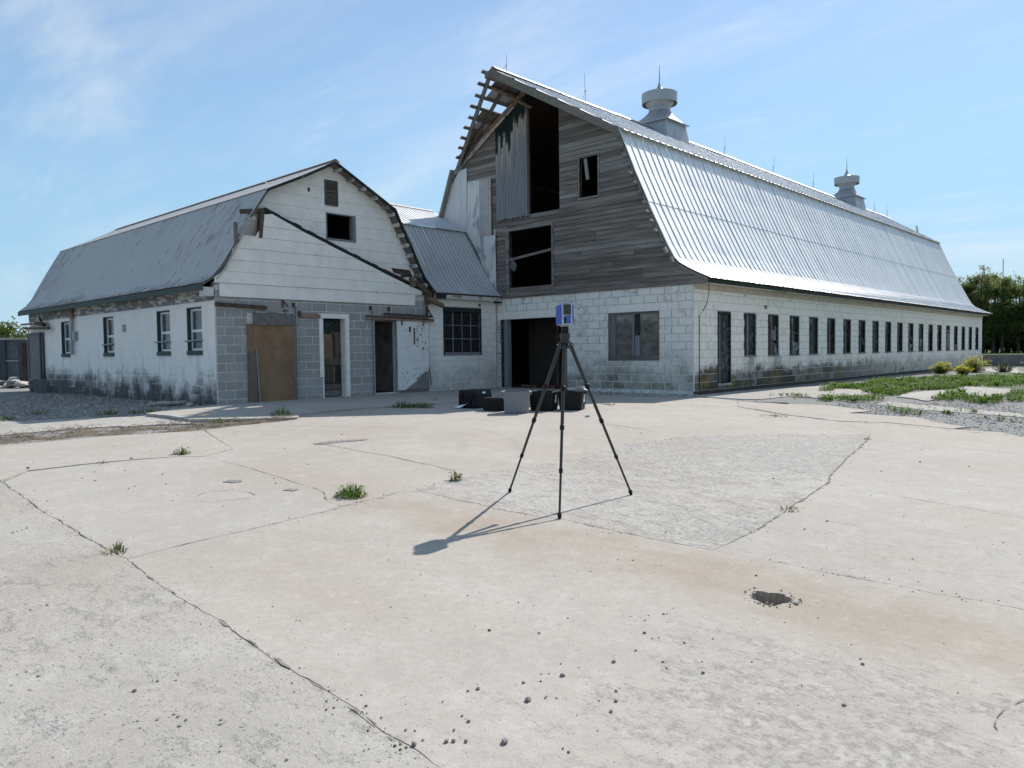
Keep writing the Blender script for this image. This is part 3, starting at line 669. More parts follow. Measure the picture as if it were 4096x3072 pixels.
def cut(pr,z_hi,z_lo):
    o=[]
    for i in range(len(pr)-1):
        a,b=pr[i],pr[i+1]
        for z in (z_hi,):
            if a[1]>z>b[1]: t=(z-a[1])/(b[1]-a[1]); o.append((a[0]+(b[0]-a[0])*t,z))
        if z_lo<=b[1]<=z_hi or (a[1]<=z_hi and a[1]>=z_lo):
            if z_lo<=a[1]<=z_hi: o.append(a)
        if a[1]>z_lo>b[1]: t=(z_lo-a[1])/(b[1]-a[1]); o.append((a[0]+(b[0]-a[0])*t,z_lo))
    if z_lo<=pr[-1][1]<=z_hi: o.append(pr[-1])
    r=[]
    for q in o:
        if not r or math.dist(q,r[-1])>1e-3: r.append(q)
    r.sort(key=lambda q:-q[1]); return r
# ================================================================= BIG BARN
BX,BW,BL=-5.3,10.6,31.3
barn=root('dairy_barn',(0,0,0),'large gambrel barn of white block with grey board gable and silver metal roof','barn')
PR=[(-5.3,8.87),(-3.7,7.89),(-2.06,6.885)]
PL=[(-2.17,6.95),(-1.67,5.76),(-1.15,4.64),(-.70,3.74),(-.51,3.41),(-.37,3.27),(-.12,3.12),(.15,2.98),(.42,2.86)]
mir=lambda p:(-10.6-p[0],p[1])
Z0=.08; H=.2032
gw=MB()
gdoor=(-6.55,-4.0,-.3,2.09); gwin=(-2.56,-.97,.89,2.112)
wallmesh(gw,rect(-10.6,-.008,-.25,2.72),[rect(-6.55,-4.0,-.2,2.09),rect(-2.56,-.97,.89,2.112)],FY(.006),.19)
gwall=gw.build('gable_wall',MORTW,barn)
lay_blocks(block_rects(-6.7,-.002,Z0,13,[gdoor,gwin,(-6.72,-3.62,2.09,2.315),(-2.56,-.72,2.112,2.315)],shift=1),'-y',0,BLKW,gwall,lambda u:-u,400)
MB().box(-6.7,-3.62,.0,.1,2.095,2.31).build('lintel',BLKL,gwall); MB().box(-2.56,-.725,.002,.1,2.117,2.31).build('lintel',BLKL,gwall)
MB().box(-3.98,-.004,.015,.1,-.25,.075).build('footing',RUBBLE,gwall)
# long side wall
wins=[(2.75+1.5*k,2.75+1.5*k+.70) for k in range(19)]
sw=MB(); sdoor=(1.24,1.97,.22,2.09)
wallmesh(sw,rect(.2,BL,-.25,2.86),[rect(1.24,1.97,.22,2.09)]+[rect(a,b,.91,2.09) for a,b in wins],FX(-.012),-.19)
swall=sw.build('side_wall',MORTS,barn)
br=block_rects(.062,BL,Z0,10,[sdoor]+[(a,b,.91,2.12) for a,b in wins])
br2=block_rects(.062,BL,Z0+11*H,2,[])
lay_blocks(br+br2,'+x',0,BLKS,swall,lambda u:u,250)
for k in range(26): MB().box(-.1,.001,.065+1.2012*k,.058+1.2012*(k+1),Z0+10*H+.005,Z0+11*H-.005).build('lintel',BLKS,swall)
MB().box(-.1,.02,.02,BL,-.25,.076).build('footing',plain('dark_footing',(.06,.052,.043),.97,0,.5,6,.5),swall)
MB().box(-10.6,-.01,BL-.2,BL,-.25,2.86).build('rear_wall',MORTW,barn); MB().box(-10.6,-10.4,.2,BL-.2,-.25,2.86).build('far_side_wall',MORTW,barn)
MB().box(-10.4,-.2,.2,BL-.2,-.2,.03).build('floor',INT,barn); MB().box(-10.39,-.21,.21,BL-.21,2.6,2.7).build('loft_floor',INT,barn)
# gable siding
def under(pl,d):
    return [(p[0],p[1]-d) for p in pl]
gp=[(-.1-10.6+.1,2.72)]+[mir(p) for p in under(PL,.055)[::-1]][1:]+[mir(p) for p in under(PR,.06)[::-1]][:-1]+[(-5.3,8.77)]+under(PR,.06)[1:-1]+[(-2.19,6.83)]+under(PL,.055)[1:]+[(.40,2.74),(.27,2.72)]
opens=[(-5.3,-4.17,5.11,8.9),(-3.45,-2.83,5.3,6.42),(-6.12,-4.47,3.02,4.70)]
bk=MB(); wallmesh(bk,gp,[[(-5.3,5.11),(-4.17,5.11),(-4.17,7.95),(-5.3,8.62)],rect(-3.45,-2.83,5.3,6.42),rect(-6.12,-4.47,3.02,4.70)],FY(-.008),.05)
siding=bk.build('gable_siding',INT,barn)
z=2.72;k=0
while z<8.75:
    h=.126; row=clip(clip(gp,1,z,True),1,z+h-.003,False)
    segs=[row]
    for (a,b,c,d) in opens+[(-6.56,-5.3,5.08,8.9)]:
        if min(z+h,d)-max(z,c)>h*.5:
            ns=[]
            for s in segs: ns+=[clip(s,0,a,False),clip(s,0,b,True)]
            segs=ns
    out_=[]
    for s in segs:
        if len(s)<3 or area(s)<.004: continue
        xs=[p[0] for p in s]
        if max(xs)-min(xs)>3.2:
            c=R.uniform(min(xs)+1,max(xs)-1); out_+=[clip(s,0,c-.002,False),clip(s,0,c+.002,True)]
        else: out_.append(s)
    for s in out_:
        if len(s)<3: continue
        yb=-.034-R.uniform(0,.006); tilt=R.uniform(-.004,.004)
        mb=MB(); zc=z
        mb.poly(s,lambda p,d,yb=yb,zc=zc,tl=tilt:(p[0],yb+(p[1]-zc)/.126*.016+tl*p[0]*.12+d,p[1]+(0 if d==0 else 0)),.016)
        mb.build('board',WOODX,siding)
    z+=h;k+=1
bk=MB(); wallmesh(bk,gp,[],FY(BL-.06),.05); bk.build('rear_gable',WOODX,barn)
# openings trim
def frame_y(name,a,b,c,d,w,y0,y1,mat,parent,top=True,bot=True):
    mb=MB(); mb.box(a-w,a,y0,y1,c-w,d+w); mb.box(b,b+w,y0,y1,c-w,d+w)
    if top: mb.box(a,b,y0,y1,d,d+w)
    if bot: mb.box(a,b,y0,y1,c-w,c)
    return mb.build(name,mat,parent)
frame_y('loft_window_frame',-3.45,-2.83,5.3,6.42,.05,-.055,.06,WOODX,barn)
o=MB().beam((-3.30,.03,6.36),(-3.22,.03,5.78),.10,.03,(0,1,0)).build('broken_sash',LATH,barn)
hf=MB(); hf.box(-6.24,-6.12,-.075,.06,2.74,4.78); hf.box(-4.47,-4.40,-.06,.06,2.8,4.78); hf.box(-6.12,-4.47,-.07,.06,4.70,4.78); hf.build('hay_opening_frame',WOODX,barn)
MB().box(-6.11,-4.48,-.06,.03,2.76,3.015).build('hay_opening_plank',WOODX,barn)
MB().beam((-6.12,-.01,3.86),(-4.47,-.01,4.02),.05,.07).build('cross_rail',WOODY,barn)
V=[];F=[]
for i in range(9):
    for k in range(5):
        s=i/8;V.append((-6.08+.18*k/4*(1-.4*s)+.10*s+.04*math.sin(s*7+k),-.05-.04*math.sin(k*1.9+s*4),3.92-.42*s+.03*math.sin(k*2.3)))
for i in range(8):
    for k in range(4): F.append((i*5+k,i*5+k+1,(i+1)*5+k+1,(i+1)*5+k))
MB().add(V,F).build('torn_film',RAG,barn,smooth=True)
# closed sliding loft door of upright boards, green paint left at the top
ld=MB().box(-6.56,-5.32,-.075,-.05,5.1,7.7).build('loft_door',INT,barn)
nb=12; bwid=1.25/nb
for i in range(nb):
    a=-6.575+i*bwid; b=a+bwid-.006; tp=lambda x:8.87-.62*(-5.3-x)-.27
    s=[(a,5.06+R.uniform(-.02,.03)),(b,5.06+R.uniform(-.02,.03)),(b,tp(b)),(a,tp(a))]
    mb=MB(); y=-.10-R.uniform(0,.006); mb.poly(s,FY(y),.022); mb.build('door_board',DOORG,ld)
MB().box(-5.36,-5.30,-.13,-.03,5.05,8.42).build('door_stile',DOORG,ld)
MB().beam((-7.9,-.12,7.28),(-5.25,-.2,8.60),.06,.09).build('door_track',RUSTL,barn)
# metal sheets nailed over the left of the gable
def tin(pts,mat,y=-.06,name='metal_sheet',ribp=.0):
    mb=MB(); mb.poly(pts,FY(y),.006)
    if ribp:
        x0=min(p[0] for p in pts);x1=max(p[0] for p in pts);x=x0+ribp/2
        while x<x1:
            c=clip(clip(pts,0,x-.008,True),0,x+.008,False)
            if len(c)>2: mb.poly(c,FY(y-.009),.012)
            x+=ribp
    return mb.build(name,mat,barn)
tin([(-7.870,6.873),(-7.915,4.863),(-8.592,5.205),(-8.533,6.487),(-8.236,6.865)],TIN,ribp=.28)
tin([(-8.526,6.533),(-8.572,5.202),(-8.834,5.355),(-8.809,6.074)],TIN,-.065,ribp=.3); tin([(-8.803,6.072),(-8.821,5.353),(-9.225,5.526),(-9.073,5.748)],TIN,-.07,ribp=.3)
tin([(-7.844,6.441),(-7.314,6.420),(-7.272,4.672),(-7.274,3.932),(-7.623,4.478),(-7.886,4.858)],TINP,-.075,ribp=.3)
tin([(-7.335,6.423),(-6.808,6.401),(-6.815,5.076),(-7.325,5.047)],TINB,-.08,ribp=.09); tin([(-7.320,5.055),(-6.810,5.084),(-6.818,4.675),(-7.315,4.648)],TINB,-.085,ribp=.09)
tin([(-7.296,4.655),(-6.685,4.668),(-6.682,4.854),(-6.643,4.849),(-6.635,2.998),(-6.969,3.351),(-7.261,3.837)],TINP,-.09,ribp=.26)
# roof: decking, ribbed sheets, ridge
def deck(prs,axis,t0,t1,th,mat,parent,name='roof_deck',off=.012):
    mb=MB()
    for pr in prs:
        N=prof_normals(pr,1); V=[]
        for t in (t0,t1):
            for d in (-off,-off-th):
                for p,n in zip(pr,N):
                    u=p[0]+n.x*d;zz=p[1]+n.y*d; V.append((u,t,zz) if axis=='y' else (t,u,zz))
        m_=len(pr); A,B,C_,D=0,m_,2*m_,3*m_; F=[]
        for i in range(m_-1):
            F+=[(A+i,A+i+1,C_+i+1,C_+i),(B+i,D+i,D+i+1,B+i+1),(A+i,B+i,B+i+1,A+i+1),(C_+i,C_+i+1,D+i+1,D+i)]
        F+=[(A,C_,D,B),(A+m_-1,B+m_-1,D+m_-1,C_+m_-1)]
        mb.add(V,F)
    return mb.build(name,mat,parent)
MPR=[mir(p) for p in PR];MPL=[mir(p) for p in PL]
DPR=PR[:-1]+[(-2.2,6.972)];DPL=PL[:-1]+[(.34,2.90)]
roof=deck([DPR,DPL,[mir(p) for p in DPR],[mir(p) for p in DPL]],'y',.05,BL,.03,WOODB,barn,'roof')
PLu=cut(PL,7.2,4.90); PLl=cut(PL,4.90,2.0)
w_=.61;nc=int(BL/w_)+1
for c in range(nc):
    t0=-.06+c*w_;t1=min(t0+w_-.012,BL+.05)
    if t1-t0<.1: continue
    ts,hs=ribs(t0,t1,.305)
    j=R.uniform(-.002,.003)
    sheet(PR[:-1]+[(-2.0,6.85)],ts,hs,'y',ROOFU,roof,lift=.022+j)
    e=R.uniform(-.012,.012)
    sheet([(p[0],p[1]) for p in PLu],ts,hs,'y',ROOFM,roof,lift=.017+j)
    q=PLl[:-1]+[(PLl[-1][0]+.04+e,PLl[-1][1]-.02-e*.45)]
    sheet(q,ts,hs,'y',ROOFM,roof,lift=.007+j)
ts,hs=ribs(-.02,BL+.05,.305)
sheet(MPR,ts,hs,'y',ROOFU,roof,'roof_sheeting'); sheet(MPL,ts,hs,'y',ROOFM,roof,'roof_sheeting')
# ridge capping in lengths
for k in range(12):
    a=-1.5+k*2.87;b=a+2.86
    V=[];zz=R.uniform(-.006,.006)
    for t in (a,b):
        for dx,dz in ((-.16,-.055),(-.02,.05),(.02,.05),(.16,-.055)): V.append((BX+dx,t,8.87+.045+dz+zz))
    MB().add(V,[(0,1,5,4),(1,2,6,5),(2,3,7,6)]).build('ridge_cap',ROOFU,roof)
# hay hoods at both ends
def hood(y0,sg,bare):
    tipy=y0+sg*1.55
    def edge(x): return y0+sg*1.55*max(0,(1-abs(x-BX)/3.15))
    def pt(x,dz=0,side=1): return 8.87-.612*abs(x-BX)+dz
    sides=((1,False),(-1,bare))
    for s,open_ in sides:
        n=10; V=[]
        # barge board and rafters under the roof edge
        a=(BX+s*.06,tipy-sg*.04,8.87-.14);b=(BX+s*3.1,y0-sg*.02,pt(BX+3.1)-.10)
        MB().beam(a,b,.045,.20).build('barge_board',WOODY,barn)
        if not open_:
            for k in range(3):
                ta=k/3;tb=(k+1)/3-.01; t0=y0+sg*1.58*ta;t1=y0+sg*1.58*tb
                ts,hs=ribs(min(t0,t1),max(t0,t1),.26)
                V=[];F=[];M2=6
                for t,h in zip(ts,hs):
                    lim=3.2*(1-min(.995,abs(t-y0)/1.58))
                    for i in range(M2+1):
                        x=BX+s*lim*i/M2; V.append((x,t,pt(x)+.024+h))
                for i in range(len(ts)-1):
                    for q in range(M2): F.append((i*(M2+1)+q,i*(M2+1)+q+1,(i+1)*(M2+1)+q+1,(i+1)*(M2+1)+q))
                MB().add(V,F).build('hood_panel',ROOFU,roof)
            V=[]
            for dz in (0,-.045):
                V+=[(BX,y0,8.87+dz),(BX,tipy,8.87+dz),(BX+s*3.13,y0,pt(BX+3.13)+dz)]
            MB().add(V,[(0,1,2),(3,5,4),(0,3,4,1),(1,4,5,2),(2,5,3,0)]).build('hood_deck',WOODY,barn)
        else:
            for k in range(9):
                x=BX-.10-k*.325; e=edge(x); e2=e+sg*.28*(1-k*.06)+sg*R.uniform(-.03,.05)
                MB().beam((x,y0,pt(x)-.03),(x,e2,pt(x)-.03),.10,.04,(-.52,0,.85)).build('lath',WOODY,barn)
            for k in range(8):   # sheathing still in place close to the wall
                x0=BX-.16-k*.325;x1=x0-.26; e=y0+sg*(abs(edge(x0)-y0)*.74)
                V=[(x0,y0,pt(x0)),(x1,y0,pt(x1)),(x1,e,pt(x1)),(x0,e,pt(x0))]; V+=[(a_,b_,c_+.02) for a_,b_,c_ in V]
                if k!=2: MB().add(V,[(0,1,2,3),(7,6,5,4),(0,4,5,1),(1,5,6,2),(2,6,7,3),(3,7,4,0)]).build('sheathing_board',TIN if k in (1,4) else LATH,barn)
            MB().beam((BX-.05,y0+sg*.8,8.87-.12),(BX-2.75,y0+sg*.06,pt(BX-2.75)-.10),.05,.12).build('rafter',WOODY,barn)
            MB().beam((BX-.02,y0+sg*.12,8.60),(BX-3.2,y0+sg*.05,pt(BX-3.2)-.16),.03,.13).build('rafter',PEELW,barn)
    MB().beam((BX,y0-sg*.2,8.68),(BX,tipy+sg*.16,8.68),.14,.17).build('ridge_beam',WOODY,barn)
    MB().beam((BX-.3,y0+sg*1.2,8.52),(BX+.1,y0-sg*.02,8.15),.06,.06).build('brace',RUSTL,barn)
hood(-.03,-1,True); hood(BL+.03,1,False)
# lath ends standing out past the rake of the lower slope, right-hand side
for k in range(14):
    s=k/13; zq=6.72-s*3.35
    q=cut(PL,7.2,zq)[-1]
    ln=.22+R.uniform(-.05,.08)
    MB().beam((q[0]-.03,.02,q[1]-.035),(q[0]-.03,-ln,q[1]-.035),.08 if k<12 else .16,.06,(.9,0,.43)).build('lath_end',LATH,barn)
mb=MB()
for a,b in zip(PL[:-1],PL[1:]): mb.beam((a[0]-.02,-.045,a[1]-.045),(b[0]-.02,-.045,b[1]-.045),.03,.06)
mb.build('rake_board',LATH,barn)
# rake of left lower slope
mb=MB()
for a,b in zip(MPL,MPL[1:]): mb.beam((a[0],-.12,a[1]-.05),(b[0],-.12,b[1]-.05),.22,.08)
mb.build('rake_board',LATH,barn)
# eaves of the long side: green fascia, cream frieze
MB().box(.335,.365,.0,BL,2.74,2.835).build('fascia',GREENP,barn); MB().box(.0,.34,.02,BL,2.745,2.765).build('soffit',PEELW,barn); MB().box(.003,.028,.07,BL,2.60,2.742).build('frieze',plain('cream_frieze',(.50,.465,.39),.8,0,.15,5),barn)
# ventilators
def ventilator(y):
    o=MB(); bz=8.28
    B=[(.80,bz),(.66,9.08)]
    V=[]
    for hw,zz in B: V+=[(BX-hw*1.0,y-hw,zz),(BX+hw,y-hw,zz),(BX+hw,y+hw,zz),(BX-hw,y+hw,zz)]
    o.add(V,[(0,1,5,4),(1,2,6,5),(2,3,7,6),(3,0,4,7)])
    vb=o.build('ventilator',VENT,barn)
    MB().box(BX-.76,BX+.76,y-.76,y+.76,9.08,9.115).build('skirt',VENT,vb)
    # square-to-round transition
    n=24;V=[];F=[]
    def sq(t,r):
        c,s=math.cos(t),math.sin(t);k=max(abs(c),abs(s));return c/k*r,s/k*r
    st=[(.70,9.115,0),(.60,9.25,.25),(.50,9.40,.6),(.42,9.53,.9),(.385,9.60,1),(.375,9.75,1),(.375,9.82,1)]
    for r,zz,f in st:
        for i in range(n):
            t=2*math.pi*i/n+math.pi/n*0; a=sq(t,r);V.append((BX+a[0]*(1-f)+math.cos(t)*r*f,y+a[1]*(1-f)+math.sin(t)*r*f,zz))
    for i in range(len(st)-1):
        for k in range(n): F.append((i*n+k,i*n+(k+1)%n,(i+1)*n+(k+1)%n,(i+1)*n+k))
    MB().add(V,F).build('neck',VENT,vb,smooth=False)
    MB().lathe([(.375,9.74),(.50,9.88),(.52,10.0),(.40,10.05)],(BX,y,0),28).build('throat',VENT,vb,smooth=True)
    MB().lathe([(.605,9.87),(.625,9.86),(.63,10.20),(.635,10.22),(.61,10.22),(.60,9.90)],(BX,y,0),32).build('wind_band',VENT,vb)
    MB().lathe([(.60,10.16),(.45,10.20),(.25,10.30),(.12,10.40),(.05,10.55),(.025,10.68),(.0,10.70)],(BX,y,0),24).build('cap',VENT,vb,smooth=True)
    MB().tube([(BX,y,10.65),(BX,y,11.25)],[.018,.006],6).build('finial',BRONZE,vb)
ventilator(7.05); ventilator(25.75)
for y,hh in ((-.95,.55),(2.7,.95),(11.95,.85),(16.55,.85),(21.15,.85),(30.3,.85),(32.6,.85)):
    mb=MB(); lean=R.uniform(-.07,.07); mb.tube([(BX,y,8.9),(BX,y+lean,8.9+hh)],[.009,.004],6); mb.tube([(BX,y,8.9+hh*.42),(BX,y-.22,8.88)],.005,4); mb.tube([(BX,y,8.9+hh*.40),(BX,y,8.9+hh*.44)],.02,6)
    mb.build('lightning_rod',BRONZE,barn)
MB().beam((BX+2.0,31.4,7.7),(BX+1.95,31.35,8.05),.14,.04).build('bent_flashing',VENT,barn)
# gable window: weathered frame, post and ply panels
gwn=frame_y('window',-2.50,-1.03,.95,2.06,.06,.03,.10,WOODX,barn)
MB().box(-2.485,-2.34,.025,.09,.951,2.059).build('stile',WOODZ,gwn); MB().box(-1.80,-1.74,.02,.09,.951,2.059).build('mullion',WOODZ,gwn)
MB().box(-1.72,-1.58,.035,.09,1.5,2.055).build('old_paint_strip',GREENP,gwn); MB().box(-1.72,-1.58,.035,.09,.955,1.495).build('old_paint_strip',WOODZ,gwn)
MB().box(-2.34,-1.80,.07,.09,.951,2.059).build('panel',PANEL,gwn); MB().box(-1.74,-1.032,.06,.085,.951,2.059).build('panel',PANEL,gwn)
MB().box(-2.56,-.97,-.012,.06,.84,.895).build('sill',WOODX,gwn)
# big doorway: jambs and dim interior
MB().box(-6.66,-6.55,-.03,.10,.0,2.09).build('door_jamb',PEELW,barn); MB().box(-6.549,-6.49,.02,.2,.0,2.085).build('door_jamb',GREENP,barn); MB().box(-6.49,-6.33,.06,.22,.0,2.083).build('door_edge',WOODZ,barn)
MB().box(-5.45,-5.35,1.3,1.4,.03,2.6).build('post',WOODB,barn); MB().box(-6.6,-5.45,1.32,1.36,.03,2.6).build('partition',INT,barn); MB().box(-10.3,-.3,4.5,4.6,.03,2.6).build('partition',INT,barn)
MB().box(-4.09,-4.0,.03,.2,.0,2.085).build('door_jamb',WOODB,barn)
# side door and the windows
MB().box(-.12,.03,1.24,1.97,.16,.22).build('door_step',RUBBLE,barn)
sd_=MB(); sd_.box(-.10,.0,1.24,1.28,.22,2.09); sd_.box(-.10,.006,1.93,1.97,.22,2.09); sd_.box(-.10,.004,1.28,1.93,2.04,2.09); sdo=sd_.build('side_door',GREENP,barn)
MB().box(-.09,-.045,1.52,1.925,.24,2.035).build('leaf',GREENP,sdo); MB().box(-.10,-.06,1.44,1.52,.22,2.03).build('stile',WOODZ,sdo); MB().box(-.12,-.11,1.281,1.44,.22,2.03).build('inner_face',INT,sdo)
def rag(y0,y1,zt,zb,seed,out_=.03,parent=None):
    r=random.Random(seed);V=[];F=[];n,m_=12,5
    for i in range(n+1):
        s=i/n; zz=zt+(zb-zt)*s
        for k in range(m_+1):
            u=k/m_; wd=(1-.55*s*r.random()); yy=(y0+y1)/2+(u-.5)*(y1-y0)*wd+.05*math.sin(s*5+seed)
            V.append((-.03+out_*(s if zb<.85 else .2)+.035*math.sin(u*6+s*3+seed)+(.07 if zz<.93 and zb<.85 else 0),yy,zz+.02*r.uniform(-1,1)))
    for i in range(n):
        for k in range(m_):
            if r.random()<.9: F.append((i*(m_+1)+k,i*(m_+1)+k+1,(i+1)*(m_+1)+k+1,(i+1)*(m_+1)+k))
    return MB().add(V,F).build('torn_film',RAG,parent,smooth=True)
for k,(a,b) in enumerate(wins):
    mb=MB(); mb.box(-.11,-.01,a,a+.035,.93,2.09); mb.box(-.11,-.005,b-.05,b,.93,2.09); mb.box(-.11,-.008,a+.035,b-.05,2.045,2.09)
    fr=mb.build('window',GREENP,barn); MB().box(-.004,.003,b,b+.035,.95,2.08).build('casing',PALEG,fr)
    MB().box(-.10,.035,a-.01,b+.02,.895,.93).build('sill',WOODY,fr)
    MB().box(-.09,-.03,a+.25,a+.30,.931,2.044).build('mullion',PANEL if k else WOODZ,fr)
    if k in (0,3,7,11): MB().box(-.08,-.05,a+.31,b-.05,.931,2.044).build('panel',GREENP,fr)
    else:
        MB().box(-.085,-.06,a+.31,b-.05,R.uniform(1.5,1.8),2.044).build('pane',DARKGL,fr)
        if k%4==2: MB().beam((-.04,a+.04,R.uniform(1.2,1.9)),(-.04,b-.06,R.uniform(1.2,1.9)),.02,.07,(1,0,0)).build('loose_board',WOODZ,fr)
    if k==0:
        for q in range(4): MB().box(-.13,-.11,a+.04,a+.25,1.1+q*.24,1.14+q*.24).build('slat',WOODY,fr)
        rag(a+.25,a+.62,.94,.10,3,.05,fr)
    elif k==1: rag(a+.30,a+.72,1.75,.55,5,.05,fr)
    elif k==14: rag(a+.1,a+.85,1.9,.95,9,.04,fr)
    elif R.random()<.5: rag(a+.05+R.uniform(0,.25),b-.05,R.uniform(1.1,1.45),.94,k+11,.0,fr)
# hanging cable at the corner
MB().tube([(.36,.12,2.80),(.34,.16,2.5),(.24,.24,2.25),(.12,.28,2.08),(.02,.27,1.95),(.018,.27,1.2),(.02,.27,.1)],.009,5).build('hanging_cable',BLACKP,barn)
MB().box(.0,.04,4.0,4.1,2.24,2.34).build('wall_fixture',RUSTL,barn)
# ================================================================= LOW WING
WX=-6.72; WE=-20.45
wing=root('milking_wing',(WX-.3,-5.7,0),'low gambrel wing with grey block front, torn white siding and rusty tin roof','barn')
WPu=[(-5.73,5.88),(-6.6,5.42),(-7.62,4.93)]; WPl=[(-7.58,4.95),(-7.85,4.55),(-8.2,4.0),(-8.5,3.5),(-8.75,3.1),(-8.97,2.85),(-9.22,2.68)]
WQu=[(-5.73,5.88),(-4.8,5.41),(-3.91,4.96)]; WQl=[(-3.95,4.98),(-3.7,4.56),(-3.4,4.07),(-3.16,3.61),(-2.91,3.18),(-2.70,2.92),(-2.48,2.76)]
# front wall of grey blocks
ply=((-8.187,0.767)[0],(-6.953,0.734)[0]); dr_a,dr_b=(-6.182,1.458)[0],(-5.519,1.459)[0]; op_a,op_b=(-4.618,1.461)[0],(-3.871,1.463)[0]
YR=-2.74
fwm=MB(); wallmesh(fwm,rect(-8.895,YR,-.25,2.75),[rect(dr_a,dr_b,.03,2.03),rect(op_a,op_b,.07,1.98)],FX(WX-.007),-.19)
fwall=fwm.build('front_wall',MORT,wing)
lay_blocks(block_rects(-8.9,YR,Z0-.2032+.05,13,[(ply[0]+.02,ply[1]-.02,-.3,2.08),(dr_a,dr_b,-.3,2.03),(op_a,op_b,-.3,1.98),(-7.95,-6.9,2.03,2.2)],shift=1),'+x',WX,GREY,fwall,lambda u:u,400)
MB().box(WX-.1,WX+.003,-7.95,-6.9,2.085,2.195).build('lintel',GREY,fwall)
MB().box(WX-.1,WX-.01,op_a,op_b,-.2,.065).build('threshold',RUBBLE,fwall); MB().box(WX-.25,WX+.01,dr_a,dr_b,-.2,.028).build('threshold',RUBBLE,fwall)
MB().box(-20.4,-6.75,-2.95,YR,-.25,2.75).build('rear_wall',MORTV,wing); MB().box(-20.44,-20.25,-8.89,-2.9,-.25,2.75).build('end_wall',MORTV,wing); MB().box(-20.2,-6.95,-8.7,-2.96,-.2,.02).build('floor',INTW,wing)
MB().box(-9.2,-9.1,-8.7,-2.96,.02,2.7).build('inner_wall',INTW,wing); MB().box(-20.2,-6.96,-8.8,-2.9,2.66,2.72).build('loft_floor',INT,wing)
# boarded doorway
pb=MB(); pz=lambda a,b:(-8.178,1.811)
pd=MB().box(WX+.006,WX+.022,ply[0],ply[1]-.02,.02,1.83).build('boarded_door',PLY,wing)
MB().box(WX+.023,WX+.045,ply[0]+.01,ply[0]+.21,.03,1.2).build('side_board',plain('dull_board',(.15,.115,.09),.9,0,.2,6),pd)
MB().beam((WX+.05,ply[0]+.20,1.25),(WX+.05,ply[0]+.25,.03),.02,.035,(1,0,0)).build('leaning_pipe',STEEL,pd)
MB().box(WX+.02,WX+.06,(-8.026,1.968)[0],(-7.006,1.993)[0],1.80,2.09).build('cover_board',PLYG,pd); MB().box(WX+.02,WX+.065,(-7.990,2.038)[0],(-7.045,2.063)[0],2.09,2.105).build('old_flashing',PEELW,pd)
# rusty rails
MB().beam((WX+.05,-8.93,2.245),(WX+.05,-7.70,2.20),.05,.085).build('rail_stub',RUST,wing)
MB().beam((WX+.04,-6.86,2.06),(WX+.04,dr_a-.09,2.04),.05,.09).build('rail_stub',RUSTL,wing); MB().box(WX,WX+.09,-6.90,-6.83,2.03,2.15).build('rail_bracket',RUST,wing)
mb=MB(); mb.beam((WX+.03,-7.27,2.42),(WX+.03,-7.27,2.22),.03,.02,(1,0,0)); mb.beam((WX+.03,-7.26,2.38),(WX+.06,-7.15,2.24),.02,.02,(1,0,0)); mb.beam((WX+.03,-7.28,2.16),(WX+.05,-7.14,2.15),.02,.03,(1,0,0)); mb.build('hook_bracket',RUST,wing)
for y,t in ((-6.915,2.27),(op_a-.045,2.23)): MB().tube([(WX+.04,y,.03),(WX+.04,y,t)],.024,8).build('vent_pipe',STEEL,wing)
for y in (-6.99,op_a-.13,-4.15): MB().box(WX,WX+.05,y-.02,y+.03,2.24,2.35).build('bracket',RUST,wing)
# framed door, open to the dark
fm=MB(); fm.box(WX+.002,WX+.03,dr_a-.11,dr_a,.55,2.115); fm.box(WX+.002,WX+.03,dr_b,dr_b+.10,.0,2.115); fm.box(WX+.002,WX+.03,dr_a,dr_b,2.0,2.115); fm.box(WX-.25,WX+.002,dr_b-.012,dr_b+.003,.03,2.0); fm.box(WX+.002,WX+.02,dr_a-.035,dr_a,.0,.55)
fd=fm.build('door',PEELW if False else SIDE,wing)
dx=WX-.20
MB().box(dx-.04,dx,dr_a,dr_b-.012,.05,1.99).build('leaf',GREENP,fd); MB().box(dx,dx+.012,dr_a,dr_a+.40,1.0,1.62).build('plywood_patch',PLY,fd); MB().box(dx,dx+.011,dr_a,dr_b-.02,.84,.99).build('rail',DOORB,fd); MB().box(dx,dx+.0105,dr_b-.19,dr_b-.02,.99,1.66).build('stile',DOORB,fd)
for k in range(4): MB().box(dx,dx+.008,dr_a+.13+k*.085,dr_a+.20+k*.085,.40,.80).build('slat',DOORB,fd)
MB().box(dx,dx+.014,dr_a,dr_b-.02,.22,.36).build('rail',PLYG,fd); MB().box(dx,dx+.01,dr_a+.1,dr_b-.02,.05,.20).build('rail',PLYG,fd); MB().box(dx,dx+.02,dr_b-.10,dr_b-.02,1.0,1.16).build('handle',RUST,fd)
# sliding door on its track
sl_a,sl_b=(-3.924,1.058)[0],(-2.822,1.044)[0]
sdr=MB().box(WX+.05,WX+.085,sl_a,sl_b,.10,1.98).build('sliding_door',DOORW,wing)
MB().box(WX+.086,WX+.09,sl_a,sl_b-.02,.10,.12).build('bottom_edge',RUSTL,sdr); MB().box(WX+.086,WX+.10,sl_a+.56,sl_a+.60,1.35,1.80).build('slot',RUST,sdr); MB().box(WX+.086,WX+.10,sl_a+.40,sl_a+.46,1.68,1.83).build('lock_hole',RUST,sdr)
V=[(sl_a+.25,.12),(sl_b-.01,.12),(sl_b-.01,.62),(sl_b-.22,.55),(sl_b-.45,.35)]
MB().poly(V,FX(WX+.0855),.003).build('bare_patch',plain('bare_board_patch',(.21,.20,.19),.95,0,.25,7,.3),sdr)
for y in (sl_a+.13,sl_b-.22): MB().box(WX+.085,WX+.10,y,y+.06,1.86,2.06).build('hanger',RUSTL,sdr)
